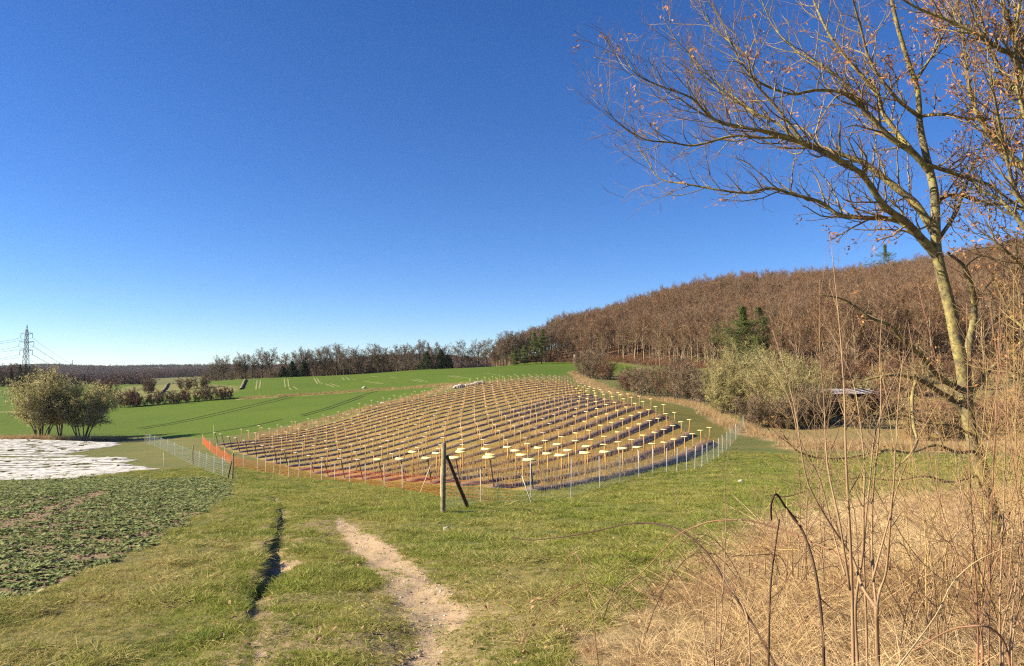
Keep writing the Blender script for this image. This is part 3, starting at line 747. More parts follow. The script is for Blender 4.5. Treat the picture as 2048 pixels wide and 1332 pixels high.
def pine_mesh(seed, H=14, crown=.62, wd=.28, k=26, mat=None):
    """pine: bare stem below, clumps of needles on tiers of boughs"""
    g = np.random.default_rng(seed); mb = MB(); st = line(g, (0, 0, -.3), (0, 0, 1), H, 8, .03, .05); mb.tubes(st, np.linspace(H * .014, .03, 8), 6, 0); C = []
    for i in range(k):
        t = (1 - crown) + crown * (i + g.random()) / k; u = t * 7; j = min(int(u), 6); p = st[j] * (1 - u + j) + st[j + 1] * (u - j)
        pr = math.sin(min(1, (t - 1 + crown) / crown * 1.15 + .12) * math.pi) ** .6; L = H * wd * pr * (.6 + .6 * g.random()); a = i * 2.4 + g.normal(0, .3)
        Q = line(g, p, (math.cos(a), math.sin(a), .25), L, 5, .12, .03); mb.tubes(Q, np.linspace(.06, .02, 5), 3, 0, cap=False)
        for q in range(1, 5):
            for c in range(3):
                cc = Q[q] + g.normal(0, .16 * L * .5 + .2, 3) * [1, 1, .45]; m = 26; C.append(cc + g.normal(0, .32, (m, 3)) * [1, 1, .5])
    C = np.concatenate(C); mb.quads(C, .12 + .12 * g.random(len(C)), .07, 1)
    return mb.mesh('pine', [M_DARKBARK, mat or M_PINE])
def bush_skel(seed, H=3.0, W=2.0, stems=14, twig=1.0, m=6, out=.5, base=.28, t0=.15):
    g = np.random.default_rng(seed); sk = Skel()
    for i in range(stems):
        a = g.random() * 6.283; ro = math.sqrt(g.random()); d = (math.cos(a) * ro * W / H * out * 2, math.sin(a) * ro * W / H * out * 2, 1)
        p0 = (math.cos(a) * ro * W * base, math.sin(a) * ro * W * base, -.1)
        L = H * (.75 + .35 * g.random()) * (1 - .15 * ro); Q = line(g, p0, d, L, m, .12, .03); RR = np.linspace(.012 * H, .003 * H, m); sk.put(Q, RR, 0)
        spec = [None, dict(n=int(6 * twig), t0=t0, ang=45, rat=.42, fall=.35, rr=.55, m=5, up=.07, wob=.2, re=.4),
                dict(n=int(6 * twig), t0=.1, ang=42, rat=.5, fall=.3, rr=.55, m=4, up=.05, wob=.22, re=.4)]
        spawn(sk, g, Q, RR, 1, spec)
    return sk, g
def bush_parts(seed, H, W, stems, tw, leafmat=None, leafn=0, leafs=.05, rep=2, twig=1.0, out=.5, base=.28, t0=.15):
    """returns (stem mesh builder, crown mesh builder)"""
    sk, g = bush_skel(seed, H, W, stems, twig, out=out, base=base, t0=t0); a = MB(); b = MB()
    sk.emit((0,), a, 4, 0)
    for (l, k), L in sk.b.items():
        if l == 0: continue
        P = np.array([q[0] for q in L]); Rr = np.maximum(np.array([q[1] for q in L]), tw); b.tubes(P, Rr, 3 if l == 1 and tw > .02 else 2, 0)
        n = len(P)
        if l == 2:
            for _ in range(rep):
                i = g.integers(0, P.shape[1] - 1, n); f = g.random(n)[:, None]; p = P[np.arange(n), i] * (1 - f) + P[np.arange(n), i + 1] * f
                d = g.normal(0, .7, (n, 3)) + [0, 0, .45]; d /= np.linalg.norm(d, axis=1, keepdims=True); ll = H * (.05 + .09 * g.random(n))[:, None]
                b.tubes(np.stack([p, p + d * ll * .5, p + d * ll], 1), np.broadcast_to([tw * .9, tw * .7, tw * .4], (n, 3)), 2, 0)
                if leafn:
                    for q in range(leafn):
                        u = g.random(n)[:, None]; b.quads(p + d * ll * u + g.normal(0, .03 * H * .3, (n, 3)), leafs * (.6 + .8 * g.random(n)), leafs * .6, 1)
    return a, b
# ------------------------------------------------------------------ the beech wood on the hill
BV = [beech_mesh(100 + i, H=18, low=(.40, .32, .48, .36, .45, .28)[i]) for i in range(6)]
BE = [beech_mesh(200 + i, H=17, low=(.16, .22, .12)[i], spread=1.15) for i in range(3)]      # edge trees branched low
def wood():
    g = np.random.default_rng(5); pts = []
    sp = 5.9; xs = np.arange(-60, 420, sp); ys = np.arange(120, 620, sp)
    XX, YY = np.meshgrid(xs, ys); XX = XX.ravel() + g.uniform(-.42, .42, XX.size) * sp; YY = YY.ravel() + g.uniform(-.42, .42, YY.size) * sp
    ins = wood_in(XX, YY); px = CX + F_PX * XX / YY; ok = (ins > 0) & (px < 2250) & (px > 985) & ((YY < 470) | ((px < 1500) & (YY < 520)))
    XX, YY, ins, px = XX[ok], YY[ok], ins[ok], px[ok]
    d = np.hypot(XX, YY); show = ins * 2.2 + d * .35 + np.where(px > 2040, 400, 0); o = np.argsort(show)
    XX, YY, ins, px, d = XX[o], YY[o], ins[o], px[o], d[o]
    zz = hbase(XX, YY); n = len(XX); print('wood trees', n)
    K = min(250, n); EB = []
    for i in range(K):
        edge = ins[i] < 9
        me = (BE if edge and g.random() < .5 else BV)[g.integers(0, 3) if edge else g.integers(0, 6)]
        o_ = link('beech_tree', me, None, (XX[i], YY[i], zz[i])); s = .82 + .36 * g.random(); o_.scale = (s, s, s * (.95 + .12 * g.random()))
        if px[i] < 1100: o_.scale = tuple(.8 * q for q in o_.scale)
        o_.rotation_euler = (g.normal(0, .03), g.normal(0, .03), g.random() * 6.283)
        if edge: EB.append((px[i], o_))
        else: tag(o_, 'bare red-brown beech inside the hillside wood, ' + ('left of the hunting hide' if px[i] < 1150 else 'between the hunting hide and the blackthorn hedge' if px[i] < 1260 else 'above the blackthorn hedge' if px[i] < 1440 else 'behind the broad dark pine' if px[i] < 1560 else 'above the flat roofed shed' if px[i] < 1760 else 'left of the oak trunk' if px[i] < 1890 else 'right of the oak trunk'), 'tree', 'beeches inside the hillside wood')
    for q, (_, o_) in enumerate(sorted(EB, key=lambda e: e[0])): tag(o_, 'bare pale stemmed beech along the hillside wood edge, %s from the left' % ordw(q + 1), 'tree', 'beeches along the edge of the wood')
    r = slice(K, n); m = n - K; s = (.82 + .36 * g.random(m)) * np.where(px[r] < 1100, .82, 1)
    rot = np.stack([g.normal(0, .03, m), g.normal(0, .03, m), g.random(m) * 6.283], 1)
    scatter('beech_wood', np.stack([XX[r], YY[r], zz[r]], 1), rot, np.stack([s, s, s * (.95 + .12 * g.random(m))], 1), g.integers(0, 6, m), BV, 'closed mass of bare red-brown beech crowns covering the upper hillside', 'wood')
    # saplings and brown undergrowth at the wood edge
    xs, ys = [], []
    for q in range(900):
        p = g.uniform(1000, 2200); e = np.interp(p, [a[0] for a in WE], [a[1] for a in WE]) + g.exponential(14) - 3; xs.append((p - CX) / F_PX * e); ys.append(e)
    x = np.array(xs); y = np.array(ys)
    UG = []
    for i in range(3):
        a, b = bush_parts(300 + i, 2.6, 2.2, 9, .018, M_LEAFBROWN, 2, .10, 1, .8); UG.append(merge(a, b).mesh('undergrowth', [M_TWIG, M_LEAFBROWN]))
    put('undergrowth', x, y, .4, 1.2, UG, 'brown leaved saplings and undergrowth between the stems at the foot of the wood', 'undergrowth')
def merge(a, b, ):
    for V_, in zip(b.V): pass
    off = a.n; a.V += b.V; a.n += b.n
    a.F4 += [f + off for f in b.F4]; a.m4 += b.m4; a.F3 += [f + off for f in b.F3]; a.m3 += b.m3
    return a
M_LEAFBROWN = var_mat('brown_leaves', (.30, .14, .06), (.20, .10, .05), 2, .8, .2)
wood()

# ------------------------------------------------------------------ tree line along the crest of the field
def ground_pt(px, Y): x = (px - CX) / F_PX * Y; return x, Y, float(hbase(np.array(x), np.array(float(Y))))
OAKV = [oak_mesh(400 + i, H=14, low=(.25, .15, .3, .2, .35, .2)[i]) for i in range(6)]
MH = [max(v.co.z for v in m.vertices) for m in OAKV]
M_LARCH = var_mat('pale_larch_twigs', (.24, .20, .13), (.17, .145, .10), .2, .9)
def treeline():
    g = np.random.default_rng(8)
    T = [(424, 720), (436, 712), (449, 709), (469, 716), (484, 708), (491, 703), (506, 706), (525, 696), (541, 694), (571, 704), (588, 699), (602, 691), (618, 702), (633, 694), (644, 702), (655, 688), (674, 684), (688, 700), (700, 690), (721, 697), (743, 686),
         (757, 698), (766, 689), (781, 700), (795, 686), (812, 685), (824, 698), (837, 678), (853, 692), (869, 684), (886, 683), (903, 704), (925, 677), (939, 696), (958, 678), (971, 674), (990, 700)]
    for i, (px, top) in enumerate(T):
        Y = (296 + g.uniform(0, 22)) if px < 900 else 300 + g.uniform(0, 12); x, y, z = ground_pt(px, Y); z -= .3
        top3 = at(px, top, Y)[2]; k = int(g.integers(0, 6)); s = (top3 - z) / MH[k]
        o = link('field_tree', OAKV[k], None, (x, y, z)); o.scale = (s * (.95 if px < 900 else 1.1),) * 2 + (s,); o.rotation_euler[2] = g.random() * 6.283
        tag(o, 'bare tree in the line along the field crest, %s from its left end' % ordw(i + 1), 'tree', 'bare trees along the crest of the green field')
    # lower trees and scrub filling the gaps
    LOW = []
    n = 0
    for px in np.arange(412, 906, 8.2):
        Y = 325 + g.uniform(0, 25); px += g.uniform(-3, 3); x, y, z = ground_pt(px, Y)
        hh = np.interp(px, [410, 500, 600, 640, 720, 860, 900], [3, 3.5, 4, 6.5, 7, 5, 3]) * (.8 + .4 * g.random()) + 1.5
        k = int(g.integers(0, 3)); s = hh / 12.0; n += 1
        o = link('scrub_tree', SCRUB[k], None, (x, y, z)); o.scale = (s * 1.25, s * 1.25, s); o.rotation_euler[2] = g.random() * 6.283
        tag(o, 'low dark twiggy tree filling the gap under the taller crest trees, %s from the left' % ordw(n), 'tree', 'low scrub trees under the crest trees')
    CN = [(567, 733, 2.6, 'dull green spruce left of the two black-green ones on the crest'), (585, 723, 3.2, 'dark spruce in the middle of three below the crest trees'), (608, 722, 3.4, 'darkest broad spruce on the crest beside the brown scrub'),
          (853, 704, 4.6, 'broad black-green yew-like conifer in front of the crest trees'), (882, 699, 3.0, 'dark conifer with a thin pointed top right of the broad one'), (895, 711, 2.8, 'short rounded dark conifer at the right end of the dark pair')]
    for i, (px, top, wd, lab) in enumerate(CN):
        Y = 292; x, y, z = ground_pt(px, Y); H = at(px, top, Y)[2] - z
        o = link('spruce', conifer_mesh(500 + i, H, wd / H * 1.15, None, 1.6), None, (x, y, z)); tag(o, lab, 'conifer', 'dark conifers along the field crest')
    # larger trees and pines where the line meets the wood
    EDGE = [(1000, 682, 0), (1006, 690, 0), (1013, 664, 0), (1026, 660, 0), (1033, 672, 0), (1040, 668, 0), (1052, 661, 0), (1064, 655, 0), (1090, 648, 0), (1100, 640, 0)]
    for i, (px, top, _) in enumerate(EDGE):
        Y = 335 + g.uniform(-6, 30); x, y, z = ground_pt(px, Y); k = int(g.integers(0, 6)); s = (at(px, top, Y)[2] - z) / MH[k]
        o = link('field_tree', OAKV[k], None, (x, y, z)); o.scale = (s, s, s); o.rotation_euler[2] = g.random() * 6.283
        tag(o, 'bare greyish tree beside the dark pines left of the wood, %s from left' % ordw(i + 1), 'tree', 'bare trees at the left end of the wood')
    PN = [(1072, 664, .8, 'tall dark green pine with lit crown at the left end of the wood'), (1083, 658, .8, 'taller of the two green pines at the left end of the wood'), (1049, 690, .9, 'low dark pine left of the tall pair'), (1030, 700, .9, 'lowest dark pine bush below the bare trees at the left end of the wood')]
    for i, (px, top, cr, lab) in enumerate(PN):
        Y = 326; x, y, z = ground_pt(px, Y); H = at(px, top, Y)[2] - z
        o = link('pine_tree', pine_mesh(520 + i, H, cr, .26 if i < 2 else .4, 26), None, (x, y, z)); tag(o, lab, 'pine', 'pines at the left end of the wood')
SCRUB = []
for i in range(3):
    a_, b_ = bush_parts(420 + i, 12, 6.5, 12, .045, None, 0, 0, 3, 1.1, out=.45); SCRUB.append(merge(a_, b_).mesh('scrub_tree', [M_TWIG2]))
treeline()
# the dark wooded ridge behind the crest, and far woods: uncountable masses
def far_woods():
    g = np.random.default_rng(9); CR = []
    for i in range(4):
        a, b = bush_parts(440 + i, 10, 8, 9, .16, None, 0, 0, 2, 1.0, out=.5); CR.append(merge(a, b).mesh('crown', [M_FAR]))
    CR.append(conifer_mesh(450, 11, .22, M_SPRUCE, .8))
    def strip(name, cond, n, s0, s1, lab, pc=.06):
        x = g.uniform(cond[0], cond[1], n); Y = g.uniform(cond[2], cond[3], n); xx = (x - CX) / F_PX * Y
        z = hbase(xx, Y); px, py = proj(xx, Y, z); k = cond[4](px, py, xx, Y); xx, Y, z = xx[k], Y[k], z[k]; m = len(xx)
        s = s0 + (s1 - s0) * g.random(m); idx = np.where(g.random(m) < pc, 4, g.integers(0, 4, m))
        scatter(name, np.stack([xx, Y, z - .5], 1), np.stack([np.zeros(m), np.zeros(m), g.random(m) * 6.28], 1), np.stack([s, s, s], 1), idx, CR, lab, 'wood')
    strip('ridge_wood', (560, 1010, 700, 1080, lambda px, py, x, y: px > 560), 2600, .55, .9, 'dark brown wooded ridge behind the bare crest trees')
    strip('far_wood', (-60, 640, 1250, 3050, lambda px, py, x, y: fbm(x * .004, y * .0015, 90, 3) < .62), 5200, .8, 1.4, 'far purple-brown woods along the horizon at the left')
    strip('valley_wood', (-60, 330, 470, 800, lambda px, py, x, y: (fbm(x * .01, y * .006, 92, 3) < .45) & (px < 300)), 420, .45, .75, 'brown leafless copses in the valley behind the left field')
M_FAR = var_mat('far_twigs', (.20, .12, .095), (.15, .10, .085), .01, .95, rnd=.6, c3=(.12, .095, .08))  # lighter purple-brown, distance haze mixed into the crown colour
far_woods()
def left_copse():
    g = np.random.default_rng(12); n = 0
    for px in np.r_[np.arange(-40, 96, 7), np.arange(100, 150, 14)]:
        Y = 400 + g.uniform(-8, 30); px = px + g.uniform(-3, 3); x, y, z = ground_pt(px, Y); n += 1
        top = np.interp(px, [-40, 10, 30, 40, 70, 95, 150], [728, 732, 722, 728, 728, 742, 758]) + g.uniform(-3, 5); k = int(g.integers(0, 6)); s = (at(px, top, Y)[2] - z) / MH[k]
        sc_ = g.random() < .55; s2 = (at(px, top + 4, Y)[2] - z) / 12.0
        o = link('copse_tree', SCRUB[k % 3] if sc_ else OAKV[k], None, (x, y, z)); o.scale = (s2 * 1.2, s2 * 1.2, s2) if sc_ else (s, s, s); o.rotation_euler[2] = g.random() * 6.283
        tag(o, 'dark bare tree in the copse under the pylon, %s from the left' % ordw(n), 'tree', 'trees of the copse under the pylon')
    for i, (px, top) in enumerate(((24, 736), (41, 729), (52, 728), (60, 733))):
        Y = 395; x, y, z = ground_pt(px, Y); H = at(px, top, Y)[2] - z
        o = link('spruce', conifer_mesh(530 + i, H, .2, None, 1.0), None, (x, y, z)); tag(o, 'narrow dark spruce among the copse trees under the pylon, %s from the left' % ordw(i + 1), 'conifer', 'dark spruces under the pylon')
left_copse()
# ------------------------------------------------------------------ willows, hedges and scrub
M_WILLOW = var_mat('willow_buds', (.60, .54, .26), (.42, .39, .17), 1.5, .8, .35)
M_WBARK = bark('willow_bark', (.17, .14, .09), (.09, .075, .055), 3, .3)
M_WTWIG = var_mat('willow_twigs', (.34, .29, .15), (.24, .20, .11), .5, .9)
M_THORN = var_mat('thorn_twigs', (.23, .16, .10), (.16, .12, .075), .4, .9)
M_REDTHORN = var_mat('red_scrub_twigs', (.22, .115, .075), (.15, .09, .06), .4, .9)
M_OLIVE = var_mat('olive_scrub_twigs', (.34, .29, .14), (.24, .20, .10), .4, .9)
M_TANTW = var_mat('tan_scrub_twigs', (.34, .235, .12), (.24, .165, .085), .4, .9)
M_OLBUD = var_mat('olive_buds', (.54, .49, .18), (.40, .37, .14), 1.0, .8, .3)
def bush(name, px, py, top, halfw, seed, mats, label, cat, group=None, stems=14, tw=.02, leafn=0, leafs=.05, rep=2, twig=1.0, Y=None, out=.5, trunkpart='stems', crownpart='crown'):
    if Y is None: p = G(px, py)
    else: p = np.array(ground_pt(px, Y))
    Yd = p[1]; H = (at(px, top, Yd)[2] - p[2]) * (1.02 if Yd < 110 or px < 500 else 1.12); W = halfw / F_PX * Yd * (.9 if cat == 'tree' else 1.1)
    t = empty(name, p, label, cat, group)
    low = cat == 'bush'
    a, b = bush_parts(seed, H, W, stems, tw, None, leafn, leafs, rep, twig, out=out * (.75 if low else 1), base=.62 if low else .28, t0=.02 if low else .26)
    a.build(trunkpart, [mats[0]], t); b.build(crownpart, [mats[1], mats[2]] if len(mats) > 2 else [mats[1]], t)
    return t
bush('willow_tree', 84, 877, 757, 46, 601, (M_WBARK, M_WTWIG, M_WILLOW), 'larger yellow-olive budding willow at the left, with many stems from one foot', 'tree', 'two budding willows by the white sheets', 13, .02, 3, .11, 5, 1.7, out=.66)
bush('willow_tree', 166, 879, 768, 38, 602, (M_WBARK, M_WTWIG, M_WILLOW), 'smaller yellow-olive budding willow standing on two dark stems to the right of the larger one', 'tree', 'two budding willows by the white sheets', 10, .02, 3, .11, 5, 1.7, out=.66)
bush('willow_tree', 118, 872, 759, 20, 603, (M_WBARK, M_WTWIG, M_WILLOW), 'tall thin willow crown filling the gap behind the two front willows', 'tree', None, 7, .02, 3, .10, 4, 1.5)
for i, (px, py, top, hw, mt, lab) in enumerate((
        (254, 801, 771, 17, M_REDTHORN, 'reddish twiggy thorn bush at the left end of the bank in the green field'),
        (281, 800, 782, 12, M_REDTHORN, 'low red-brown bush second from the left on the field bank'),
        (298, 777, 752, 7, M_THORN, 'thin lone sapling on the straw coloured bank'),
        (318, 797, 780, 13, M_THORN, 'low grey-brown bush beside the dark brushwood bank'),
        (352, 795, 778, 12, M_THORN, 'small rounded bush right of the brushwood bank'),
        (383, 791, 776, 15, M_REDTHORN, 'rounded red-brown bush in the middle of the field bank'),
        (420, 787, 768, 14, M_THORN, 'tallest dark brown bush on the right half of the field bank'),
        (448, 784, 770, 15, M_REDTHORN, 'last rusty bush at the right end of the field bank'),
        (373, 765, 754, 13, M_THORN, 'dark rounded bush standing alone above the field bank'),
        (405, 763, 748, 16, M_THORN, 'low dark thicket left of the first crest trees'),
        (214, 770, 755, 14, M_REDTHORN, 'dull red hedge bush beyond the willows'))):
    bush('thorn_bush', px, py, py - (py - top) * .78, hw * 1.25, 620 + i, (M_DARKBARK, mt), lab, 'bush', 'bushes of the field bank', 16, .035, 0, 0, 3, 1.3, Y=(185 if py > 778 else 235))
# right side: clump by the path, blackthorn hedge, olive willows
RB = [(1172, 750, 708, 20, M_THORN, M_DARKBARK, 200, 'thin dark bush at the left of the clump on the crest by the hunting hide'), (1192, 754, 706, 22, M_THORN, M_DARKBARK, 190, 'tall grey-brown thorn bush in the middle of the crest clump'), (1212, 752, 722, 14, M_REDTHORN, M_DARKBARK, 186, 'reddish right-hand bush of the crest clump'),
      (1262, 786, 741, 24, M_REDTHORN, M_DARKBARK, 142, 'left end bush of the dark blackthorn hedge above the rows'), (1296, 792, 734, 30, M_THORN, M_DARKBARK, 134, 'second bush of the blackthorn hedge, taller than the left end one'),
      (1335, 793, 728, 34, M_REDTHORN, M_DARKBARK, 128, 'rusty brown middle bush of the blackthorn hedge'), (1374, 797, 732, 30, M_THORN, M_DARKBARK, 120, 'grey-brown bush right of the middle of the blackthorn hedge'), (1412, 797, 742, 30, M_THORN, M_DARKBARK, 112, 'dark right end bush of the blackthorn hedge next to the olive willows'), (1362, 752, 716, 16, M_THORN, M_DARKBARK, 165, 'small dark evergreen looking bush rising behind the blackthorn hedge')]
for i, (px, py, top, hw, mt, bk, Y, lab) in enumerate(RB):
    bush('thorn_bush', px, py, top, hw, 650 + i, (bk, mt), lab, 'bush', 'thorn bushes above the rows', 18, .021, 0, 0, 4, 1.3, Y=Y, out=.55)
OB = [(1462, 846, 735, 30, 96, 'olive green willow scrub at the left front of the right-hand thicket'), (1495, 850, 700, 44, 98, 'tallest olive willow below the dark pine'), (1545, 862, 715, 44, 90, 'yellow-green willow scrub right of the tallest one'), (1590, 868, 728, 40, 84, 'yellowish willow bush left of the flat roofed shed'),
      (1515, 868, 790, 34, 80, 'low brown-olive scrub in front of the tall willows'), (1450, 838, 770, 26, 98, 'small olive bush touching the right end of the hedge'), (1630, 872, 775, 30, 80, 'dark scrub bush under the left end of the shed roof'), (1575, 872, 800, 26, 78, 'low tangled scrub at the foot of the yellowish willow')]
for i, (px, py, top, hw, Y, lab) in enumerate(OB):
    dark = i in (4, 6, 7)
    bush('willow_bush', px, py, top, hw, 670 + i, (M_WBARK, M_THORN if dark else M_OLIVE, M_OLBUD), lab, 'bush', 'willow scrub at the right', 20, .016, 0 if dark else 2, .05, 4, 1.5, Y=Y, out=.55)
# scrub behind the foreground tree
SB = [(1700, 868, 800, 40, 84), (1770, 866, 800, 36, 84), (1650, 815, 700, 50, 112), (1740, 805, 705, 55, 122), (1830, 800, 700, 50, 120), (1920, 800, 708, 60, 118), (2010, 798, 700, 60, 116), (2090, 798, 700, 60, 116), (1690, 790, 730, 36, 112)]
SL = ['low russet scrub right in front of the shed', 'low russet scrub right of the shed on the bare earth', 'tall brown scrub above the left end of the shed roof', 'tall brown scrub behind the middle of the shed', 'brown scrub seen left of the leaning oak stem', 'brown scrub seen just behind the leaning oak stem', 'brown scrub right of the leaning oak stem', 'brown scrub at the right picture edge', 'small scrub bush standing behind the shed roof']
for i, (px, py, top, hw, Y) in enumerate(SB):
    bush('scrub_bush', px, py, top, hw, 700 + i, (M_DARKBARK, (M_REDTHORN, M_THORN)[i % 2] if i < 2 else M_TWIG), SL[i], 'bush', 'brown scrub behind the leaning oak', 14, .024, 0, 0, 3, 1.2, Y=Y)
g2 = np.random.default_rng(66)
for i in range(22):
    px = 1610 + i * 25 + g2.uniform(-8, 8); Y = g2.uniform(66, 108); x, y, z = ground_pt(px, Y); py = float(proj(np.array(x), np.array(y), np.array(z))[1]); top = py - g2.uniform(45, 85) * 80 / Y
    bush('scrub_bush', px, py, top, g2.uniform(24, 40) * 80 / Y, 760 + i, (M_DARKBARK, (M_TANTW, M_OLIVE, M_TANTW, M_REDTHORN)[i % 4]), '%s twiggy scrub on the brown slope around the shed and oak, %s from the left' % (('tan', 'olive', 'tan', 'russet')[i % 4], ordw(i + 1)), 'bush', 'scrub on the brown slope', 12, .02, 0, 0, 3, 1.2, Y=Y)
# single pines standing out of the beech wood
for i, (px, py, top, Y, wd, lab) in enumerate(((1488, 728, 612, 172, .42, 'broad lit dark green pine in front of the beech wood'), (1516, 735, 612, 196, .34, 'darker pine behind the right shoulder of the broad one'), (1770, 640, 488, 405, .42, 'green pine topping the skyline of the wood behind the oak'), (1245, 700, 650, 330, .22, 'dull green pine half hidden inside the beech wood'), (1560, 700, 640, 230, .22, 'small green conifer among the beeches right of the broad pine'))):
    x, y, z = ground_pt(px, Y); H = at(px, top, Y)[2] - z
    a = pine_mesh(720 + i, H, .8, wd, 70); o = link('pine_tree', a, None, (x, y, z)); tag(o, lab, 'pine')
# ------------------------------------------------------------------ berry plantation
M_MULCH = var_mat('mulch_fabric', (.15, .11, .095), (.30, .22, .18), 1.6, .7, bumps=.6, spec=.15)
M_CREAM = var_mat('fresh_board', (.93, .76, .36), (.85, .66, .30), 4, .6)
M_GREYB = var_mat('grey_board', (.50, .44, .35), (.38, .33, .27), 4, .8)  # grey tone for the slim crossbars, picked by row and position
M_POST = var_mat('larch_post', (.60, .36, .12), (.45, .26, .09), 6, .8)
M_DPOST = var_mat('stained_and_shaded_wood', (.10, .065, .045), (.06, .042, .032), 5, .8)  # dark stain of the leaning posts; also carries painted shade on the brace
M_CANE = var_mat('berry_canes', (.50, .32, .13), (.35, .21, .09), 3, .85)
M_WIRE = var_mat('galvanised_wire', (.42, .44, .43), (.34, .36, .35), 3, .45)
def row_pt(k, s): return S0 + SSTEP * k + RD * s
def plantation():
    g = np.random.default_rng(21); NR = len(ROWS); tposts = []; CANES = []
    for k, (o, s0, s1) in enumerate(ROWS):
        n = int((s1 - s0) / .6) + 2; s = np.linspace(s0, s1, n); wob = (fbm(s * .15 + k * 9, s * 0 + k, 120) - .5) * .35
        nr = np.array([RD[1], -RD[0]]); c = (S0 + SSTEP * k)[None] + RD[None] * s[:, None] + nr[None] * wob[:, None]
        prof = [(-.32, -.05), (-.27, .06), (-.15, .125), (0, .15), (.15, .125), (.27, .06), (.32, -.05)]; Vv = []
        big_ = 1 + (.85 * sstep(.35, .7, (s - s0) / (s1 - s0)) if k < 12 else 0) + (.5 if k == 0 else 0)
        for j, (u, h) in enumerate(prof):
            xy = c + nr * (u * big_ * (1 + .25 * (fbm(s * .8, s * 0 + j + k * 7, 121) - .5)))[:, None]; hh = h * big_ * (.75 + .6 * fbm(s * 1.1 + 5 * j, s * 0 + k * 3, 122)) * np.r_[.2, np.ones(n - 2), .2]
            Vv.append(np.c_[xy, hz(xy[:, 0], xy[:, 1]) + hh])
        Vv = np.stack(Vv, 1); ix = np.arange(n * 7).reshape(n, 7)
        F = np.stack([ix[:-1, :-1], ix[1:, :-1], ix[1:, 1:], ix[:-1, 1:]], -1).reshape(-1, 4)
        m_ = mk_mesh('mulch_row', Vv, F, M_MULCH, True); ob = link('mulch_row', m_)
        tag(ob, ('curved dark fabric covered planting ridge nearest the wire fence' if k == 0 else 'dark fabric planting ridge, %s row counted from the wire fence' % ordw(k + 1)), 'planting ridge', 'mulched planting ridges')
        # trellis wires of the row, at two heights
        sp = np.linspace(s0 + 1, s1 - 1, max(3, int((s1 - s0) / 6))); xy = (S0 + SSTEP * k)[None] + RD[None] * sp[:, None]; zg = hz(xy[:, 0], xy[:, 1])
        if k < 12:
            mb = MB()
            for h in (.55, 1.05): mb.tubes(np.c_[xy, zg + h], np.full(len(sp), .004), 3, 0)
            tag(mb.build('trellis_wire', M_WIRE), 'thin trellis wires strung over the %s ridge counted from the wire fence' % ordw(k + 1), 'wire', 'trellis wires over the ridges')
        # canes
        nc = int((s1 - s0) * (16 if k < 8 else 8)); sc = s0 + 1 + g.random(nc) * (s1 - s0 - 1.5); xy = (S0 + SSTEP * k)[None] + RD[None] * sc[:, None] + g.normal(0, .22, (nc, 2))
        zc = hz(xy[:, 0], xy[:, 1]) + .1; h = (.38 + .5 * g.random(nc)) * (1.15 if k < 6 else .75); ln = g.normal(0, .08, (nc, 2)); b0 = np.c_[xy, zc]
        CANES.append(np.stack([b0, b0 + np.c_[ln * .5, h * .5], b0 + np.c_[ln * 1.3, h]], 1))
        # T posts every 3 m
        m = max(2, int(round((s1 - s0 - .6) / 3.1))); ss = np.linspace(s0 + .3, s1 - .5, m + 1)
        for j, q in enumerate(ss):
            p = row_pt(k, q); tposts.append((k, j, m, p[0], p[1], float(hz(p[0], p[1]))))
    C = np.concatenate(CANES); mb = MB(); mb.tubes(C, np.broadcast_to([.011, .009, .005], (len(C), 3)), 3, 0, cap=False)
    ob = mb.build('berry_canes', M_CANE); tag(ob, 'thin straw brown young canes standing along the ridges', 'canes', None, 'stuff')
    # T post prototypes
    rot0 = math.atan2(RD[1], RD[0]) - math.pi / 2
    def tproto(cream, lean):
        H = 1.5
        pm = MB(); pm.tubes(np.array([[0, 0, -.2], [.006, 0, .7], [0, 0, H]]), [.034, .033, .03], 8, 0)
        post = pm.mesh('post', M_DPOST if lean else M_POST)
        bm_ = MB(); wdt = (.26, .33, .27)[cream]; hh = (.018, .055, .024)[cream]
        # board with sawn slanting ends, slightly tipped back, fixed to the post head
        a = .20; Vv = []
        for yy_ in (-.014, .014):
            for (xx_, zz_) in ((-wdt, -hh), (wdt, -hh), (wdt - .05, hh), (-wdt + .05, hh)):
                Vv.append([xx_, -.05 + yy_ * math.cos(a) + zz_ * math.sin(a), H + zz_ * math.cos(a) - yy_ * math.sin(a)])
        bm_.add(Vv, [[0, 1, 2, 3], [7, 6, 5, 4], [0, 4, 5, 1], [1, 5, 6, 2], [2, 6, 7, 3], [3, 7, 4, 0]])
        board = bm_.mesh('crossbar', M_CREAM if cream else M_GREYB)
        hm = None
        if lean:
            an = np.linspace(0, math.pi, 7); h_ = MB(); h_.tubes(np.stack([.07 * np.cos(an), np.full(7, -.02), H + hh + .07 * np.sin(an)], 1), np.full(7, .006), 4, 0); hm = h_.mesh('wire_loop', M_GREYB)
        return post, board, hm
    PR = {(c, l): tproto(c, l) for c in (0, 1, 2) for l in (0, 1)}
    order = sorted(range(len(tposts)), key=lambda i: math.hypot(tposts[i][3], tposts[i][4])); big = set(order[:295]); bulk = MB()
    print('t posts', len(tposts))
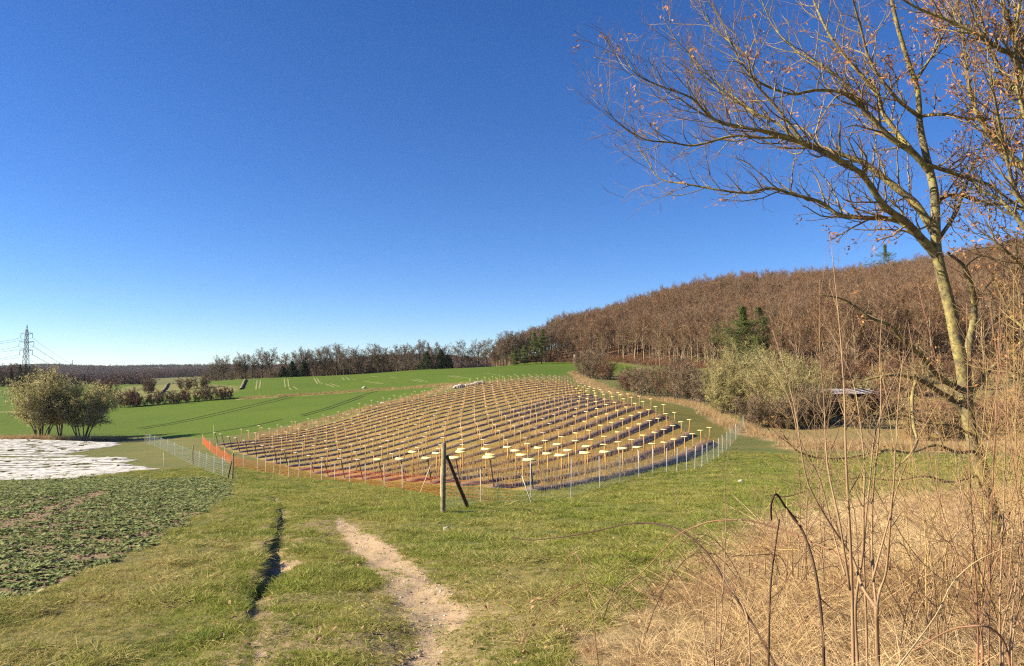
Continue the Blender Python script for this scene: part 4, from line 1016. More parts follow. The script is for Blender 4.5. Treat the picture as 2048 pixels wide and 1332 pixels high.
    for i, (k, j, m, x, y, z) in enumerate(tposts):
        px, _ = proj(np.array(x), np.array(y), np.array(z)); cream = 1 if (k <= 5 and y < 47) else (2 if ((k <= 12 and px > 1150) or (k <= 3 and y < 62)) else 0); lean = j == 0 and k < 20
        s = .93 + .1 * g.random(); rz = rot0 + g.normal(0, .06)
        if lean: rx = R(-19) if k else R(-16)
        else: rx = R(15) if j == m and k < 9 else g.normal(0, .015)
        # lean is along the row: tilt about the local x axis
        if lean: rx = -rx
        elif j == m and k < 9: rx = -abs(rx)
        if i in big:
            rw = 'ridge nearest the wire fence' if k == 0 else '%s ridge from the wire fence' % ordw(k + 1)
            if lean: lab = 'dark leaning post with %s crossbar starting the %s' % ('cream' if cream else 'grey', rw)
            elif j == m: lab = 'last T post at the far end of the %s' % rw
            else: lab = 'upright T post with %s crossbar, %s on the %s' % ('cream' if cream else 'grey', ordw(j + 1), rw)
            t = empty('trellis_post', (x, y, z), lab, 'trellis post', 'T shaped trellis posts'); t.rotation_euler = (rx, g.normal(0, .02), rz); t.scale = (s, s, s)
            post, board, hm = PR[(cream, int(lean))]
            link('post', post, t); link('crossbar', board, t)
            if hm: link('wire_loop', hm, t)
        else:
            c_, s_ = math.cos(rz), math.sin(rz); Rm = np.array([[c_, -s_, 0], [s_, c_, 0], [0, 0, 1]])
            for q, me in enumerate(PR[(cream, 0)][:2]):
                vv = np.empty(len(me.vertices) * 3); me.vertices.foreach_get('co', vv); vv = vv.reshape(-1, 3) * s @ Rm.T + [x, y, z]
                f4 = [list(pg.vertices) for pg in me.polygons if len(pg.vertices) == 4]; bulk.add(vv, f4, q if not cream or q == 0 else 2)
    ob = bulk.build('trellis_posts', [M_POST, M_GREYB, M_CREAM]); tag(ob, 'hundreds of small T posts on the farther ridges', 'trellis posts', None, 'stuff')
plantation()

# ------------------------------------------------------------------ fences
M_OLDWOOD = var_mat('old_fence_wood', (.30, .25, .14), (.17, .14, .085), 7, .9, bumps=.5)
M_STAKE = var_mat('pale_stake', (.66, .60, .48), (.52, .46, .36), 6, .7)
M_PIPE = var_mat('steel_stake', (.50, .52, .52), (.42, .44, .44), 6, .5)
M_NETO = var_mat('orange_plastic', (.80, .20, .06), (.66, .17, .06), 2, .6, .3)
M_MESH = var_mat('green_grey_wire', (.36, .40, .36), (.28, .32, .28), 2, .5)
def netting(base, h0, h1, dx, dz, rw, mat, parent, name='netting', sag=0.0, g=None, step=None):
    """woven wire or plastic net: level strands and uprights, draped along the stakes"""
    B = np.array(base); sg = np.linalg.norm(np.diff(B[:, :2], axis=0), axis=1); c = np.r_[0, np.cumsum(sg)]; L = c[-1]
    def ptat(u, h):
        x = np.interp(u, c, B[:, 0]); y = np.interp(u, c, B[:, 1]); i = np.clip(np.searchsorted(c, u, 'right') - 1, 0, len(sg) - 1)
        f = (u - c[i]) / sg[i]; zs = hz(x, y); return np.stack([x, y, zs + h - sag * 4 * f * (1 - f) * (h - h0) / (h1 - h0)], -1)
    mb = MB(); U = np.unique(np.r_[np.arange(0, L, .5), c])
    for h in np.arange(h0, h1 + .001, dz): mb.tubes(ptat(U, np.full(len(U), h)), np.full(len(U), rw * (1.5 if h in (h0,) or h > h1 - dz else 1)), 3, 0)
    u = np.arange(0, L, dx); hs_ = np.array([h0, (h0 + h1) / 2, h1]); P = np.stack([ptat(u, np.full(len(u), h)) for h in hs_], 1)
    mb.tubes(P, np.full(P.shape[:2], rw * .8), 3, 0, cap=False)
    mb.build(name, mat, parent)
def pole(p, top, r, mat, parent, name='stake', sides=7, taper=.9):
    mb = MB(); p = np.array(p, float); top = np.array(top, float); mid = (p + top) / 2 + RNG.normal(0, r * .25, 3); dn = p + (p - top) * .06
    mb.tubes(np.array([dn, p, mid, top]), [r, r, r * (1 + taper) / 2, r * taper], sides, 0); return mb.build(name, mat, parent, smooth=False)
def fences():
    g = np.random.default_rng(31)
    # wire fence on the right, from the old corner post to the scrub
    c0 = G(886, 1025); t = empty('wire_fence', c0, 'wire mesh fence running from the tall round corner post along the right of the rows', 'fence')
    def W(name): return name
    base = [(886, 1025), (961, 1004), (1061, 1007), (1142, 995), (1200, 979), (1240, 965), (1278, 954), (1306, 948), (1334, 945), (1354, 943), (1374, 941), (1390, 938), (1404, 934), (1415, 928), (1427, 920), (1437, 914), (1446, 906), (1454, 899), (1461, 891), (1472, 879), (1487, 860)]
    B = [G(*b) for b in base]; off = np.array(c0)
    t.location = (0, 0, 0)
    o = pole(B[0], at(887.5, 886, B[0][1]), .068, M_OLDWOOD, t, 'corner_post', 12, .93)
    br = G(937, 1018); pole(br, at(893, 912, B[0][1] + .05), .058, M_DPOST, t, 'brace', 10, .85)  # brace coloured dark to stand for the corner post's shadow along it
    for i, b in enumerate(B[1:]):
        tp = b + np.array([g.normal(0, .03), 0, 1.42]); st = i in (0,)
        if i == 0: pole(b, b + np.array([0, 0, 1.08]), .018, M_STAKE, t)
        else: pole(b, tp, .015 if b[1] < 40 else .022, M_PIPE, t)
    e = G(1064, 1008); pole(e, at(1044, 951, e[1] - .1), .019, M_STAKE, t, 'leaning_stake')
    netting(B, .08, 1.15, .16, .15, .0028, M_MESH, t)
    # orange safety netting along the left front edge
    t = empty('orange_netting_fence', (0, 0, 0), 'orange plastic netting on pale stakes along the left front of the rows', 'fence')
    base = [(405, 888), (420, 902), (434, 911), (450, 921), (466, 931), (487, 937), (515, 942), (531, 944), (547, 947), (560, 949), (578, 953), (598, 955), (622, 958), (644, 960), (669, 962), (699, 965), (731, 969), (769, 974), (805, 979), (841, 985), (882, 994), (961, 1003.5), (1040, 1004)]
    B = [G(*b) for b in base]
    for i, b in enumerate(B):
        hgt = 1.12; dxy = g.normal(0, .03, 2)
        if i == 19: dxy = np.array([.42, 0])
        if i < 21: pole(b, b + np.array([dxy[0], dxy[1], hgt]), .022, M_STAKE, t)
    netting(B[:5], .02, .95, .14, .10, .0055, M_NETO, t, sag=.25)
    netting(B[4:], .02, .80, .14, .12, .0046, M_NETO, t, sag=.10)
    # wire fence at the left
    t = empty('wire_fence', (0, 0, 0), 'low grey wire mesh fence running back from the braced post past the white sheets', 'fence')
    A = [G(290, 886), G(386, 929), G(465, 958)]; B = []
    for a, b, n in ((A[0], A[1], 7), (A[1], A[2], 5)):
        for i in range(n): q = a + (b - a) * i / n; B.append(np.array([q[0], q[1], float(hz(q[0], q[1]))]))
    B.append(A[2])
    for i, b in enumerate(B):
        wood_ = i in (0, 7, len(B) - 1); pole(b, b + np.array([g.normal(0, .02), 0, 1.55 if wood_ else 1.3]), .055 if wood_ else .02, M_OLDWOOD if wood_ else M_PIPE, t, 'post' if wood_ else 'stake')
    pole(G(456, 957), A[2] + np.array([0, 0, 1.35]), .045, M_DPOST, t, 'brace')
    netting(B, .05, 1.15, .2, .15, .004, M_MESH, t)
    for px, py, h, lab in ((327, 942, 1.35, 'single thin pale stake standing at the tip of the white sheets'), (427, 884, 1.9, 'thin pole at the far left corner of the rows')):
        p = G(px, py); mb = MB(); mb.tubes(np.array([p - [0, 0, .1], p + [0.01, 0, h * .5], p + [0, 0, h]]), [.022, .02, .018], 6, 0); mb.tubes(np.array([p + [-.03, 0, h * .93], p + [.05, 0, h * .93]]), [.012, .012], 5, 0)
        tag(mb.build('stake', M_STAKE), lab, 'stake')
fences()

# ------------------------------------------------------------------ white row cover sheets
M_FLEECE = var_mat('white_sheet', (.60, .59, .57), (.34, .31, .25), 1.6, .7, .05, lo=.45, hi=.7)
def fleece():
    ends = [(885, 246), (889, 252), (893, 232), (897, 205), (902, 178), (908, 142), (914, 262), (919, 281), (925, 262), (932, 300), (937, 325), (942, 272), (948, 228), (953, 190)]
    e2 = []
    for (a, b), (c, d) in zip(ends, ends[1:] + [(957.5, 178)]): e2 += [(a, b), ((a + c) / 2, b * .6 + d * .4 - 6)]
    ends = e2; n = len(ends)
    for i, (py, ex) in enumerate(ends):
        p = G(ex, py); pn = G(ex, ends[i + 1][0]) if i < n - 1 else G(ex, 957.5)
        wd = abs(p[1] - pn[1]) * (.50 + .12 * math.sin(i * 2.3)); yc = (p[1] + pn[1]) / 2; x1 = p[0]; x0 = -.8 * yc - 4
        nx = int((x1 - x0) / .22); ny = 11; u = np.linspace(x0, x1, nx); v = np.linspace(-.5, .5, ny)
        U, Vv = np.meshgrid(u, v, indexing='ij'); rag = (fbm(U * .5, U * 0 + i * 5, 130) - .5) * .5
        X_ = U + .3 * (fbm(Vv * 4, Vv * 0 + i, 131) - .5) * (U > x1 - 3); Yv = yc + Vv * wd * .97 + rag * (np.abs(Vv) * 2) ** 2 * .5 - .02 * (U - x1)
        hump = (1 - (np.abs(Vv) * 2) ** 2.5) * .05; cr = (fbm(U * 2.6 + 3 * i, Yv * 2.4, 132, 3) - .5) * .13 + (np.abs(vnoise(U * 2.1 + Yv * 3, Yv * 1.1 + U * .3, 133 + i) - .5)) * .10
        edge = np.clip((x1 - U) / 1.0, 0, 1) * np.clip((.5 - np.abs(Vv)) / .12, 0, 1)
        Zv = hz(X_, Yv) + .03 + (hump + cr) * edge; Zv = np.maximum(Zv, hz(X_, Yv) - .03 + .06 * edge)
        ix = np.arange(nx * ny).reshape(nx, ny); F = np.stack([ix[:-1, :-1], ix[1:, :-1], ix[1:, 1:], ix[:-1, 1:]], -1).reshape(-1, 4)
        keep = fbm(U[:-1, :-1].ravel() * .9, Yv[:-1, :-1].ravel() * 1.3, 134) < .68
        o = link('row_cover', mk_mesh('row_cover', np.stack([X_, Yv, Zv], -1), F[keep], M_FLEECE, True))
        lab = 'crumpled white sheet over a vegetable bed, %s of the white strips counted from the willows' % ordw(i + 1)
        tag(o, lab, 'row cover', 'white sheets over the beds')
fleece()

# ------------------------------------------------------------------ wheel marks drilled through the cereal
M_PALE = var_mat('pale_wheel_mark', (.27, .27, .11), (.19, .22, .08), .6, .95)
M_DARKT = var_mat('deep_wheel_mark', (.045, .075, .012), (.06, .09, .016), .6, .95)
def tracks():
    z5 = lambda L: [(360 + a / 5.12, 660 + b / 5.12) for a, b in L]; z2 = lambda L: [(600 + a / 4.096, 640 + b / 4.096) for a, b in L]; z1 = lambda L: [(a / 2.926, 620 + b / 2.926) for a, b in L]
    pale = [z5(l) for l in ([(790, 515), (778, 610)], [(828, 515), (812, 600)], [(1068, 500), (1078, 585)], [(1104, 500), (1115, 580)], [(1115, 590), (1140, 615)], [(1160, 580), (1205, 610)], [(1370, 490), (1410, 555)], [(1400, 490), (1430, 540)], [(1435, 540), (1460, 552)], [(1490, 552), (1580, 587)], [(1535, 548), (1635, 583)])]
    pale += [z2(l) for l in ([(340, 470), (365, 490)], [(375, 470), (405, 492)], [(430, 488), (465, 495)], [(520, 500), (650, 525)], [(620, 512), (685, 525)], [(735, 470), (810, 480)], [(580, 460), (640, 470)], [(910, 490), (1005, 510)], [(945, 483), (1045, 508)], [(1210, 458), (1330, 482)], [(1245, 457), (1405, 482)], [(1500, 435), (1620, 452)])]
    dark = [z1([(800, 692), (980, 665), (1150, 630), (1300, 595), (1450, 560), (1600, 525), (1700, 500)]), z1([(830, 697), (1000, 670), (1170, 637), (1320, 603), (1470, 568), (1620, 532), (1720, 506)]), z1([(1200, 722), (1450, 685), (1650, 640)]),
            z2([(0, 780), (200, 725), (400, 655), (500, 618), (640, 580)]), z2([(20, 788), (220, 735), (420, 665), (520, 626)]), z1([(640, 575), (900, 560), (1150, 545)])]
    for nm, LL, mt, wd, dz in (('field_track', pale, M_PALE, .19, .05), ('field_track', dark, M_DARKT, .26, .05)):
        mb = MB()
        for l in LL:
            pts = []
            for (a, b), (c, d) in zip(l[:-1], l[1:]):
                for f in np.linspace(0, 1, 9)[:-1]: pts.append((a + (c - a) * f, b + (d - b) * f))
            pts.append(l[-1]); P = np.array([G(*p, rmin=60) for p in pts]); T = np.gradient(P[:, :2], axis=0); T /= np.linalg.norm(T, axis=1, keepdims=True); Nn = np.c_[-T[:, 1], T[:, 0]] * wd * (.7 + .6 * RNG.random((len(P), 1)))
            Lf = P[:, :2] + Nn; Rt = P[:, :2] - Nn; Vv = np.stack([np.c_[Lf, hz(Lf[:, 0], Lf[:, 1]) + dz], np.c_[Rt, hz(Rt[:, 0], Rt[:, 1]) + dz]], 1); n = len(P); ix = np.arange(2 * n).reshape(n, 2)
            mb.add(Vv.reshape(-1, 3), np.stack([ix[:-1, 0], ix[:-1, 1], ix[1:, 1], ix[1:, 0]], -1))
        tag(mb.build(nm, mt), None, None, None, 'structure')
tracks()

# ------------------------------------------------------------------ pylons and power lines
M_STEEL = var_mat('pylon_steel', (.42, .46, .47), (.36, .40, .41), .3, .6)
M_CABLE = var_mat('cable', (.22, .24, .25), (.18, .20, .21), .3, .6)
def pylon(px, top, basepy, Y, name, lab, grp, thick_=.14):
    x, y, z = ground_pt(px, Y); H = at(px, top, Y)[2] - z; t = empty(name, (x, y, z), lab, 'pylon', grp)
    S = H / 46.0; lv = [0, 6, 11.5, 16.5, 21, 25, 28.5, 32, 35.5, 39, 42]; hw = [2.6, 2.2, 1.85, 1.6, 1.4, 1.25, 1.1, 1.0, .9, .8, .5]
    mb = MB(); th_ = thick_ * S
    def bar(a, b, r=th_): mb.tubes(np.array([a, b], float) * S, [r, r], 4, 0, cap=False)
    cs = [(-1, -1), (1, -1), (1, 1), (-1, 1)]
    for i in range(len(lv) - 1):
        for j, (sx, sy) in enumerate(cs):
            a = (sx * hw[i], sy * hw[i], lv[i]); b = (sx * hw[i + 1], sy * hw[i + 1], lv[i + 1]); bar(a, b, th_ * 1.3)
            nx_, ny_ = cs[(j + 1) % 4]; bar(a, (nx_ * hw[i + 1], ny_ * hw[i + 1], lv[i + 1]), th_ * .8); bar((nx_ * hw[i], ny_ * hw[i], lv[i]), b, th_ * .8); bar(b, (nx_ * hw[i + 1], ny_ * hw[i + 1], lv[i + 1]), th_ * .8)
    for sx, sy in cs: bar((sx * .5, sy * .5, 42), (0, 0, 46))
    mb.build('lattice_tower', M_STEEL, t); tips = []
    for z_, w_ in ((39, 4.6), (32.5, 5.8), (26, 5.0)):
        am = MB()
        for s_ in (-1, 1):
            for sy in (-.7, .7):
                am.tubes(np.array([[s_ * .8, sy, z_ - .9], [s_ * w_, 0, z_]]) * S, [th_, th_], 4, 0, cap=False); am.tubes(np.array([[s_ * .8, sy, z_ + .5], [s_ * w_, 0, z_]]) * S, [th_, th_], 4, 0, cap=False)
            for q in (.33, .66): am.tubes(np.array([[s_ * w_ * q, 0, z_ - .6 * (1 - q)], [s_ * w_ * q, 0, z_ + .4 * (1 - q)]]) * S, [th_ * .7] * 2, 4, 0, cap=False)
        am.build('crossarm', M_STEEL, t)
        for s_ in (-1, 1):
            im = MB()
            im.tubes(np.array([[s_ * w_, 0, z_], [s_ * w_, 0, z_ - 1.8], [s_ * w_, 0, z_ - 3.6]]) * S, [.16 * S] * 3, 6, 0)
            for q in range(6): im.tubes(np.array([[s_ * w_, 0, z_ - .5 - q * .5], [s_ * w_, 0, z_ - .62 - q * .5]]) * S, [.3 * S, .18 * S], 8, 0)
            im.build('insulator', M_STEEL, t); tips.append(np.array([x, y, z]) + np.array([s_ * w_, 0, z_ - 3.6]) * S)
    return t, tips, np.array([x, y, z]) + np.array([0, 0, 46]) * S
PT, TIPS, PTOP = pylon(52.3, 648.5, 772, 560, 'power_pylon', 'tall grey lattice pylon with three crossarms above the left copse', None)
pylon(145, 719, 735, 2600, 'power_pylon', 'tiny far pylon standing on the horizon hill', None, .3)
def cables():
    sgn = {-1: 'left', 1: 'right'}
    for i, tp in enumerate(TIPS):
        arm = ('top', 'middle', 'lowest')[i // 2]; sd_ = 'left' if i % 2 == 0 else 'right'
        far = at(250 + i * 3, 733 + (i // 2) * 2, 1750) + np.array([(6 if i % 2 else -6), 0, 0])
        near = at(-330 - (0 if i % 2 else 14), [688, 688, 706, 704, 722, 720][i], 400)
        for nm, e, sag, lab in (('far', far, 26, 'power cable sagging right from the %s side of the %s crossarm' % (sd_, arm)), ('near', near, 5, 'power cable leaving the picture to the left from the %s side of the %s crossarm' % (sd_, arm))):
            u = np.linspace(0, 1, 40)[:, None]; P = tp * (1 - u) + e * u; P[:, 2] -= (sag * 4 * u * (1 - u))[:, 0]; mb = MB(); mb.tubes(P, np.linspace(.085, .085 if nm == 'near' else .16, 40), 4, 0); tag(mb.build('power_cable', M_CABLE), lab, 'cable', 'power cables of the pylon')
cables()

# ------------------------------------------------------------------ shed, hide, stones, brushwood banks
M_ROOF = var_mat('felt_roof', (.66, .60, .54), (.50, .46, .42), 1.2, .95, spec=0)
M_SHEDW = var_mat('dark_boards', (.11, .065, .05), (.07, .045, .04), 2, .9)
M_HIDE = var_mat('hide_boards', (.38, .33, .28), (.28, .24, .20), 2, .9)
M_STONE = var_mat('pale_stone', (.52, .49, .43), (.38, .35, .30), 2.5, .9, bumps=.5)
M_BRUSH = var_mat('brushwood', (.20, .16, .10), (.12, .095, .06), 1.2, .95, bumps=.5)
def shed():
    Y = 90; x0 = (1628 - CX) / F_PX * Y; x1 = (1752 - CX) / F_PX * Y; zt = float(at(1690, 782, Y)[2]); xc = (x0 + x1) / 2; zg = float(hz(xc, Y)); H = max(2.2, zt - zg)
    t = empty('flat_roofed_shed', (xc, Y, zt - H), 'low dark shed with a flat grey felt roof half hidden in scrub behind the oak', 'shed'); L = x1 - x0; D = 4.5
    a = MB(); wz = H - .25
    for (cx_, cy_, dx_, dy_) in ((0, D / 2, L - .5, .1), (-L / 2 + .3, 0, .1, D - .1), (L / 2 - .3, 0, .1, D - .1)): a.box((cx_, cy_, wz / 2), (dx_, dy_, wz))
    a.box((-L * .3, -D / 2, wz / 2), (L * .3, .1, wz)); a.box((L * .18, -D / 2, wz / 2), (L * .2, .1, wz)); a.build('wall', M_SHEDW, t)
    for q in (-.14, .07, .30, .46): 
        b = MB(); b.box((L * q, -D / 2 - .12, wz / 2), (.12, .12, wz)); b.build('post', M_SHEDW, t)
    r = MB(); rt = np.array([[1, 0, 0], [0, math.cos(.09), -math.sin(.09)], [0, math.sin(.09), math.cos(.09)]]); r.box((0, 0, H - .06), (L + .5, D + .8, .1), rt)
    for q in np.linspace(-.45, .45, 7): r.box((L * q, -.02, H + .005), (.05, D + .7, .03), rt)
    r.build('roof', M_ROOF, t)
    f = MB(); f.box((0, -D / 2 - .42, H - .30), (L + .5, .06, .16), rt); f.build('fascia', M_SHEDW, t)
shed()
def hide():
    Y = 318; x, y, z = ground_pt(1151, Y); t = empty('hunting_hide', (x, y, z), 'small grey wooden hunting hide on legs at the edge of the wood', 'hide')
    a = MB(); a.box((0, 0, 3.0), (1.5, 1.5, 1.9)); a.box((0, -.76, 3.35), (.8, .04, .35), m=1); a.build('cabin', [M_HIDE, M_SHEDW], t); a = MB(); a.box((0, 0, 4.02), (1.9, 1.9, .12), taper=.8); a.build('roof', M_SHEDW, t)
    for sx in (-1, 1):
        for sy in (-1, 1): b = MB(); b.tubes(np.array([[sx * .95, sy * .95, -.2], [sx * .65, sy * .65, 2.1]]), [.07, .06], 6); b.build('leg', M_HIDE, t)
    b = MB()
    for s in (-.22, .22): b.tubes(np.array([[s, -1.7, 0], [s, -.8, 2.2]]), [.04, .04], 5)
    for q in range(7): f = q / 7 + .08; b.tubes(np.array([[-.22, -1.7 + .9 * f, 2.2 * f], [.22, -1.7 + .9 * f, 2.2 * f]]), [.03, .03], 5)
    b.build('ladder', M_HIDE, t)
hide()
def rock(g, sx, sy, sz, name='stone'):
    import bmesh
    bm = bmesh.new(); bmesh.ops.create_icosphere(bm, subdivisions=3, radius=1)
    o = g.random(3) * 50
    for v in bm.verts:
        c = v.co; n = float(fbm(np.array(c.x * 1.4 + o[0]), np.array(c.y * 1.4 + c.z * 1.9 + o[1]), 140)); n2 = float(fbm(np.array(c.x * 4 + o[0]), np.array(c.z * 4 + c.y * 3 + o[1]), 141))
        v.co = c * (.65 + .6 * n + .12 * n2); v.co.x *= sx; v.co.y *= sy; v.co.z *= sz
    me = bpy.data.meshes.new(name); bm.to_mesh(me); bm.free(); me.materials.append(M_STONE); return me
def stones():
    g = np.random.default_rng(44)
    L = [(910, 773.5), (915, 773), (921, 772.5), (927, 771), (933, 770.5), (938, 769.5), (943, 768.5), (948, 767.5), (953, 766.5), (958, 765.5), (964, 764.5)]
    for i, (px, py) in enumerate(L):
        p = np.array(ground_pt(px, 152 + i * .8)); s = .35 + .3 * g.random(); o = link('boulder', rock(g, s * 1.2, s, s * .8), None, p + [0, 0, .2]); o.rotation_euler[2] = g.random() * 6
        tag(o, 'pale boulder heaped at the top corner of the rows, %s from the left' % ordw(i + 1), 'boulder', 'heap of pale boulders above the rows')
    for px, py, s, lab in ((728, 777, .55, 'whitish stone on the grassy strip dividing the green fields'), (765, 808, .4, 'flat pale stone by the left edge of the rows'), (893, 1060, .075, 'small cream stone in the turf below the tall corner post'), (1482, 966, .16, 'white plastic scrap like stone lying in the right meadow'), (1000, 731, .7, 'pale block at the far end of the green field'), (1880, 868, .5, 'bluish white heap on the bare earth beyond the oak')):
        p = G(px, py); o = link('stone', rock(g, s, s * .8, s * .7), None, p + [0, 0, s * .25]); tag(o, lab, 'stone')
stones()
def banks():
    g = np.random.default_rng(45)
    for pts, hh, wd, lab in (([(313, 797), (322, 787), (333, 775), (345, 766)], .5, .55, 'dark brushwood bank slanting up the straw coloured field bank'), ([(482, 779), (487, 768), (491, 760)], .5, .5, 'narrow brushwood heap running uphill at the right end of the field bank')):
        P = np.array([G(p[0], p[1], rmin=100) for p in pts]); u = np.linspace(0, len(pts) - 1, 60); C = np.stack([np.interp(u, range(len(pts)), P[:, j]) for j in range(2)], 1)
        T = np.gradient(C, axis=0); T /= np.linalg.norm(T, axis=1, keepdims=True); Nn = np.c_[-T[:, 1], T[:, 0]]; Vv = []
        for j, (a, h) in enumerate(((-1, -.2), (-.8, .5), (-.35, .95), (.1, 1.05), (.5, .8), (.85, .4), (1, -.2))):
            xy = C + Nn * (a * wd + g.normal(0, .12, (60, 1))); Vv.append(np.c_[xy, hbase(xy[:, 0], xy[:, 1]) + h * hh * (.7 + .5 * g.random(60))])
        Vv = np.stack(Vv, 1); ix = np.arange(420).reshape(60, 7); tag(link('brushwood_bank', mk_mesh('brushwood_bank', Vv, np.stack([ix[:-1, :-1], ix[1:, :-1], ix[1:, 1:], ix[:-1, 1:]], -1).reshape(-1, 4), M_BRUSH)), lab, 'brushwood')
banks()
# ------------------------------------------------------------------ the leaning oak at the right
def tree_bark(name, a, b, lich, bs=.8):
    m, t, out = newmat(name); n1 = noise(t, 9, 5, .65); n2 = noise(t, 38, 4, .7); n3 = noise(t, 3.2, 3)
    c = mixc(t, rng_(t, n2, .35, .65), a, b); c = mixc(t, rng_(t, n1, .42, .60), c, lich); c = mixc(t, rng_(t, n3, .52, .66, 0, .7), c, (.13, .115, .08))
    bsdf(t, out, c, .9, n2, bs, .01, 0, .15); return m
M_OAKB = tree_bark('lichened_bark', (.20, .165, .09), (.085, .07, .045), (.33, .28, .10))
M_OAKT = var_mat('oak_twigs', (.26, .155, .085), (.17, .11, .065), 2, .8)
M_OAKL = var_mat('oak_limb_twigs', (.30, .235, .11), (.17, .13, .07), 3, .85)
M_LEAF = var_mat('withered_leaves', (.52, .27, .11), (.36, .17, .07), 14, .7, .35)
M_BUD = var_mat('pale_buds', (.62, .55, .30), (.45, .38, .18), 8, .7, .3)
M_SHOOT = var_mat('brown_shoots', (.33, .22, .12), (.22, .14, .085), 6, .7)
M_REDSH = var_mat('red_shoots', (.27, .135, .075), (.20, .12, .075), 6, .6)
M_CANED = var_mat('dark_cane', (.045, .028, .02), (.085, .05, .032), 8, .6, spec=.15)
MSTK = var_mat('straw_stalk', (.55, .42, .22), (.42, .31, .16), 6, .7)
def limb_path(pts, Y0, Y1, r0, r1, k=None, curve=None):
    """smooth limb through sighted points, running from depth Y0 to Y1; radii given in metres"""
    n = len(pts); Ys = np.linspace(Y0, Y1, n) + (np.sin(np.linspace(0, 7, n) + pts[0][0]) * .12 if curve is None else 0)
    P = np.array([at(p[0], p[1], q) for p, q in zip(pts, Ys)]); k = k or (n - 1) * 4 + 1; u = np.linspace(0, n - 1, k)
    # Catmull-Rom
    i = np.clip(u.astype(int), 0, n - 2); f = (u - i)[:, None]; g_ = lambda j: P[np.clip(j, 0, n - 1)]
    a, b, c, d = g_(i - 1), g_(i), g_(i + 1), g_(i + 2)
    Q = .5 * (2 * b + (c - a) * f + (2 * a - 5 * b + 4 * c - d) * f ** 2 + (3 * b - a - 3 * c + d) * f ** 3)
    rr_ = r0 + (r1 - r0) * np.linspace(0, 1, k) ** .8; return Q, rr_ * (1 + .06 * np.sin(np.arange(k) * 1.7))
def join(Q, rr_, reg):
    """bend the foot of a limb onto the nearest part of what it grows from"""
    A = np.concatenate([q for q, _ in reg]); Ra = np.concatenate([r for _, r in reg]); pa = np.stack(proj(A[:, 0], A[:, 1], A[:, 2]), 1); p0 = np.array(proj(*[np.array(v) for v in Q[0]]))
    k = int(np.argmin(np.linalg.norm(pa - p0, axis=1))); d = A[k] - Q[0]; f = np.linspace(1, 0, len(Q))[:, None] ** 2.2; Q += d * f; rr_[:] = np.minimum(rr_, Ra[k] * np.linspace(.9, 1, len(Q)))
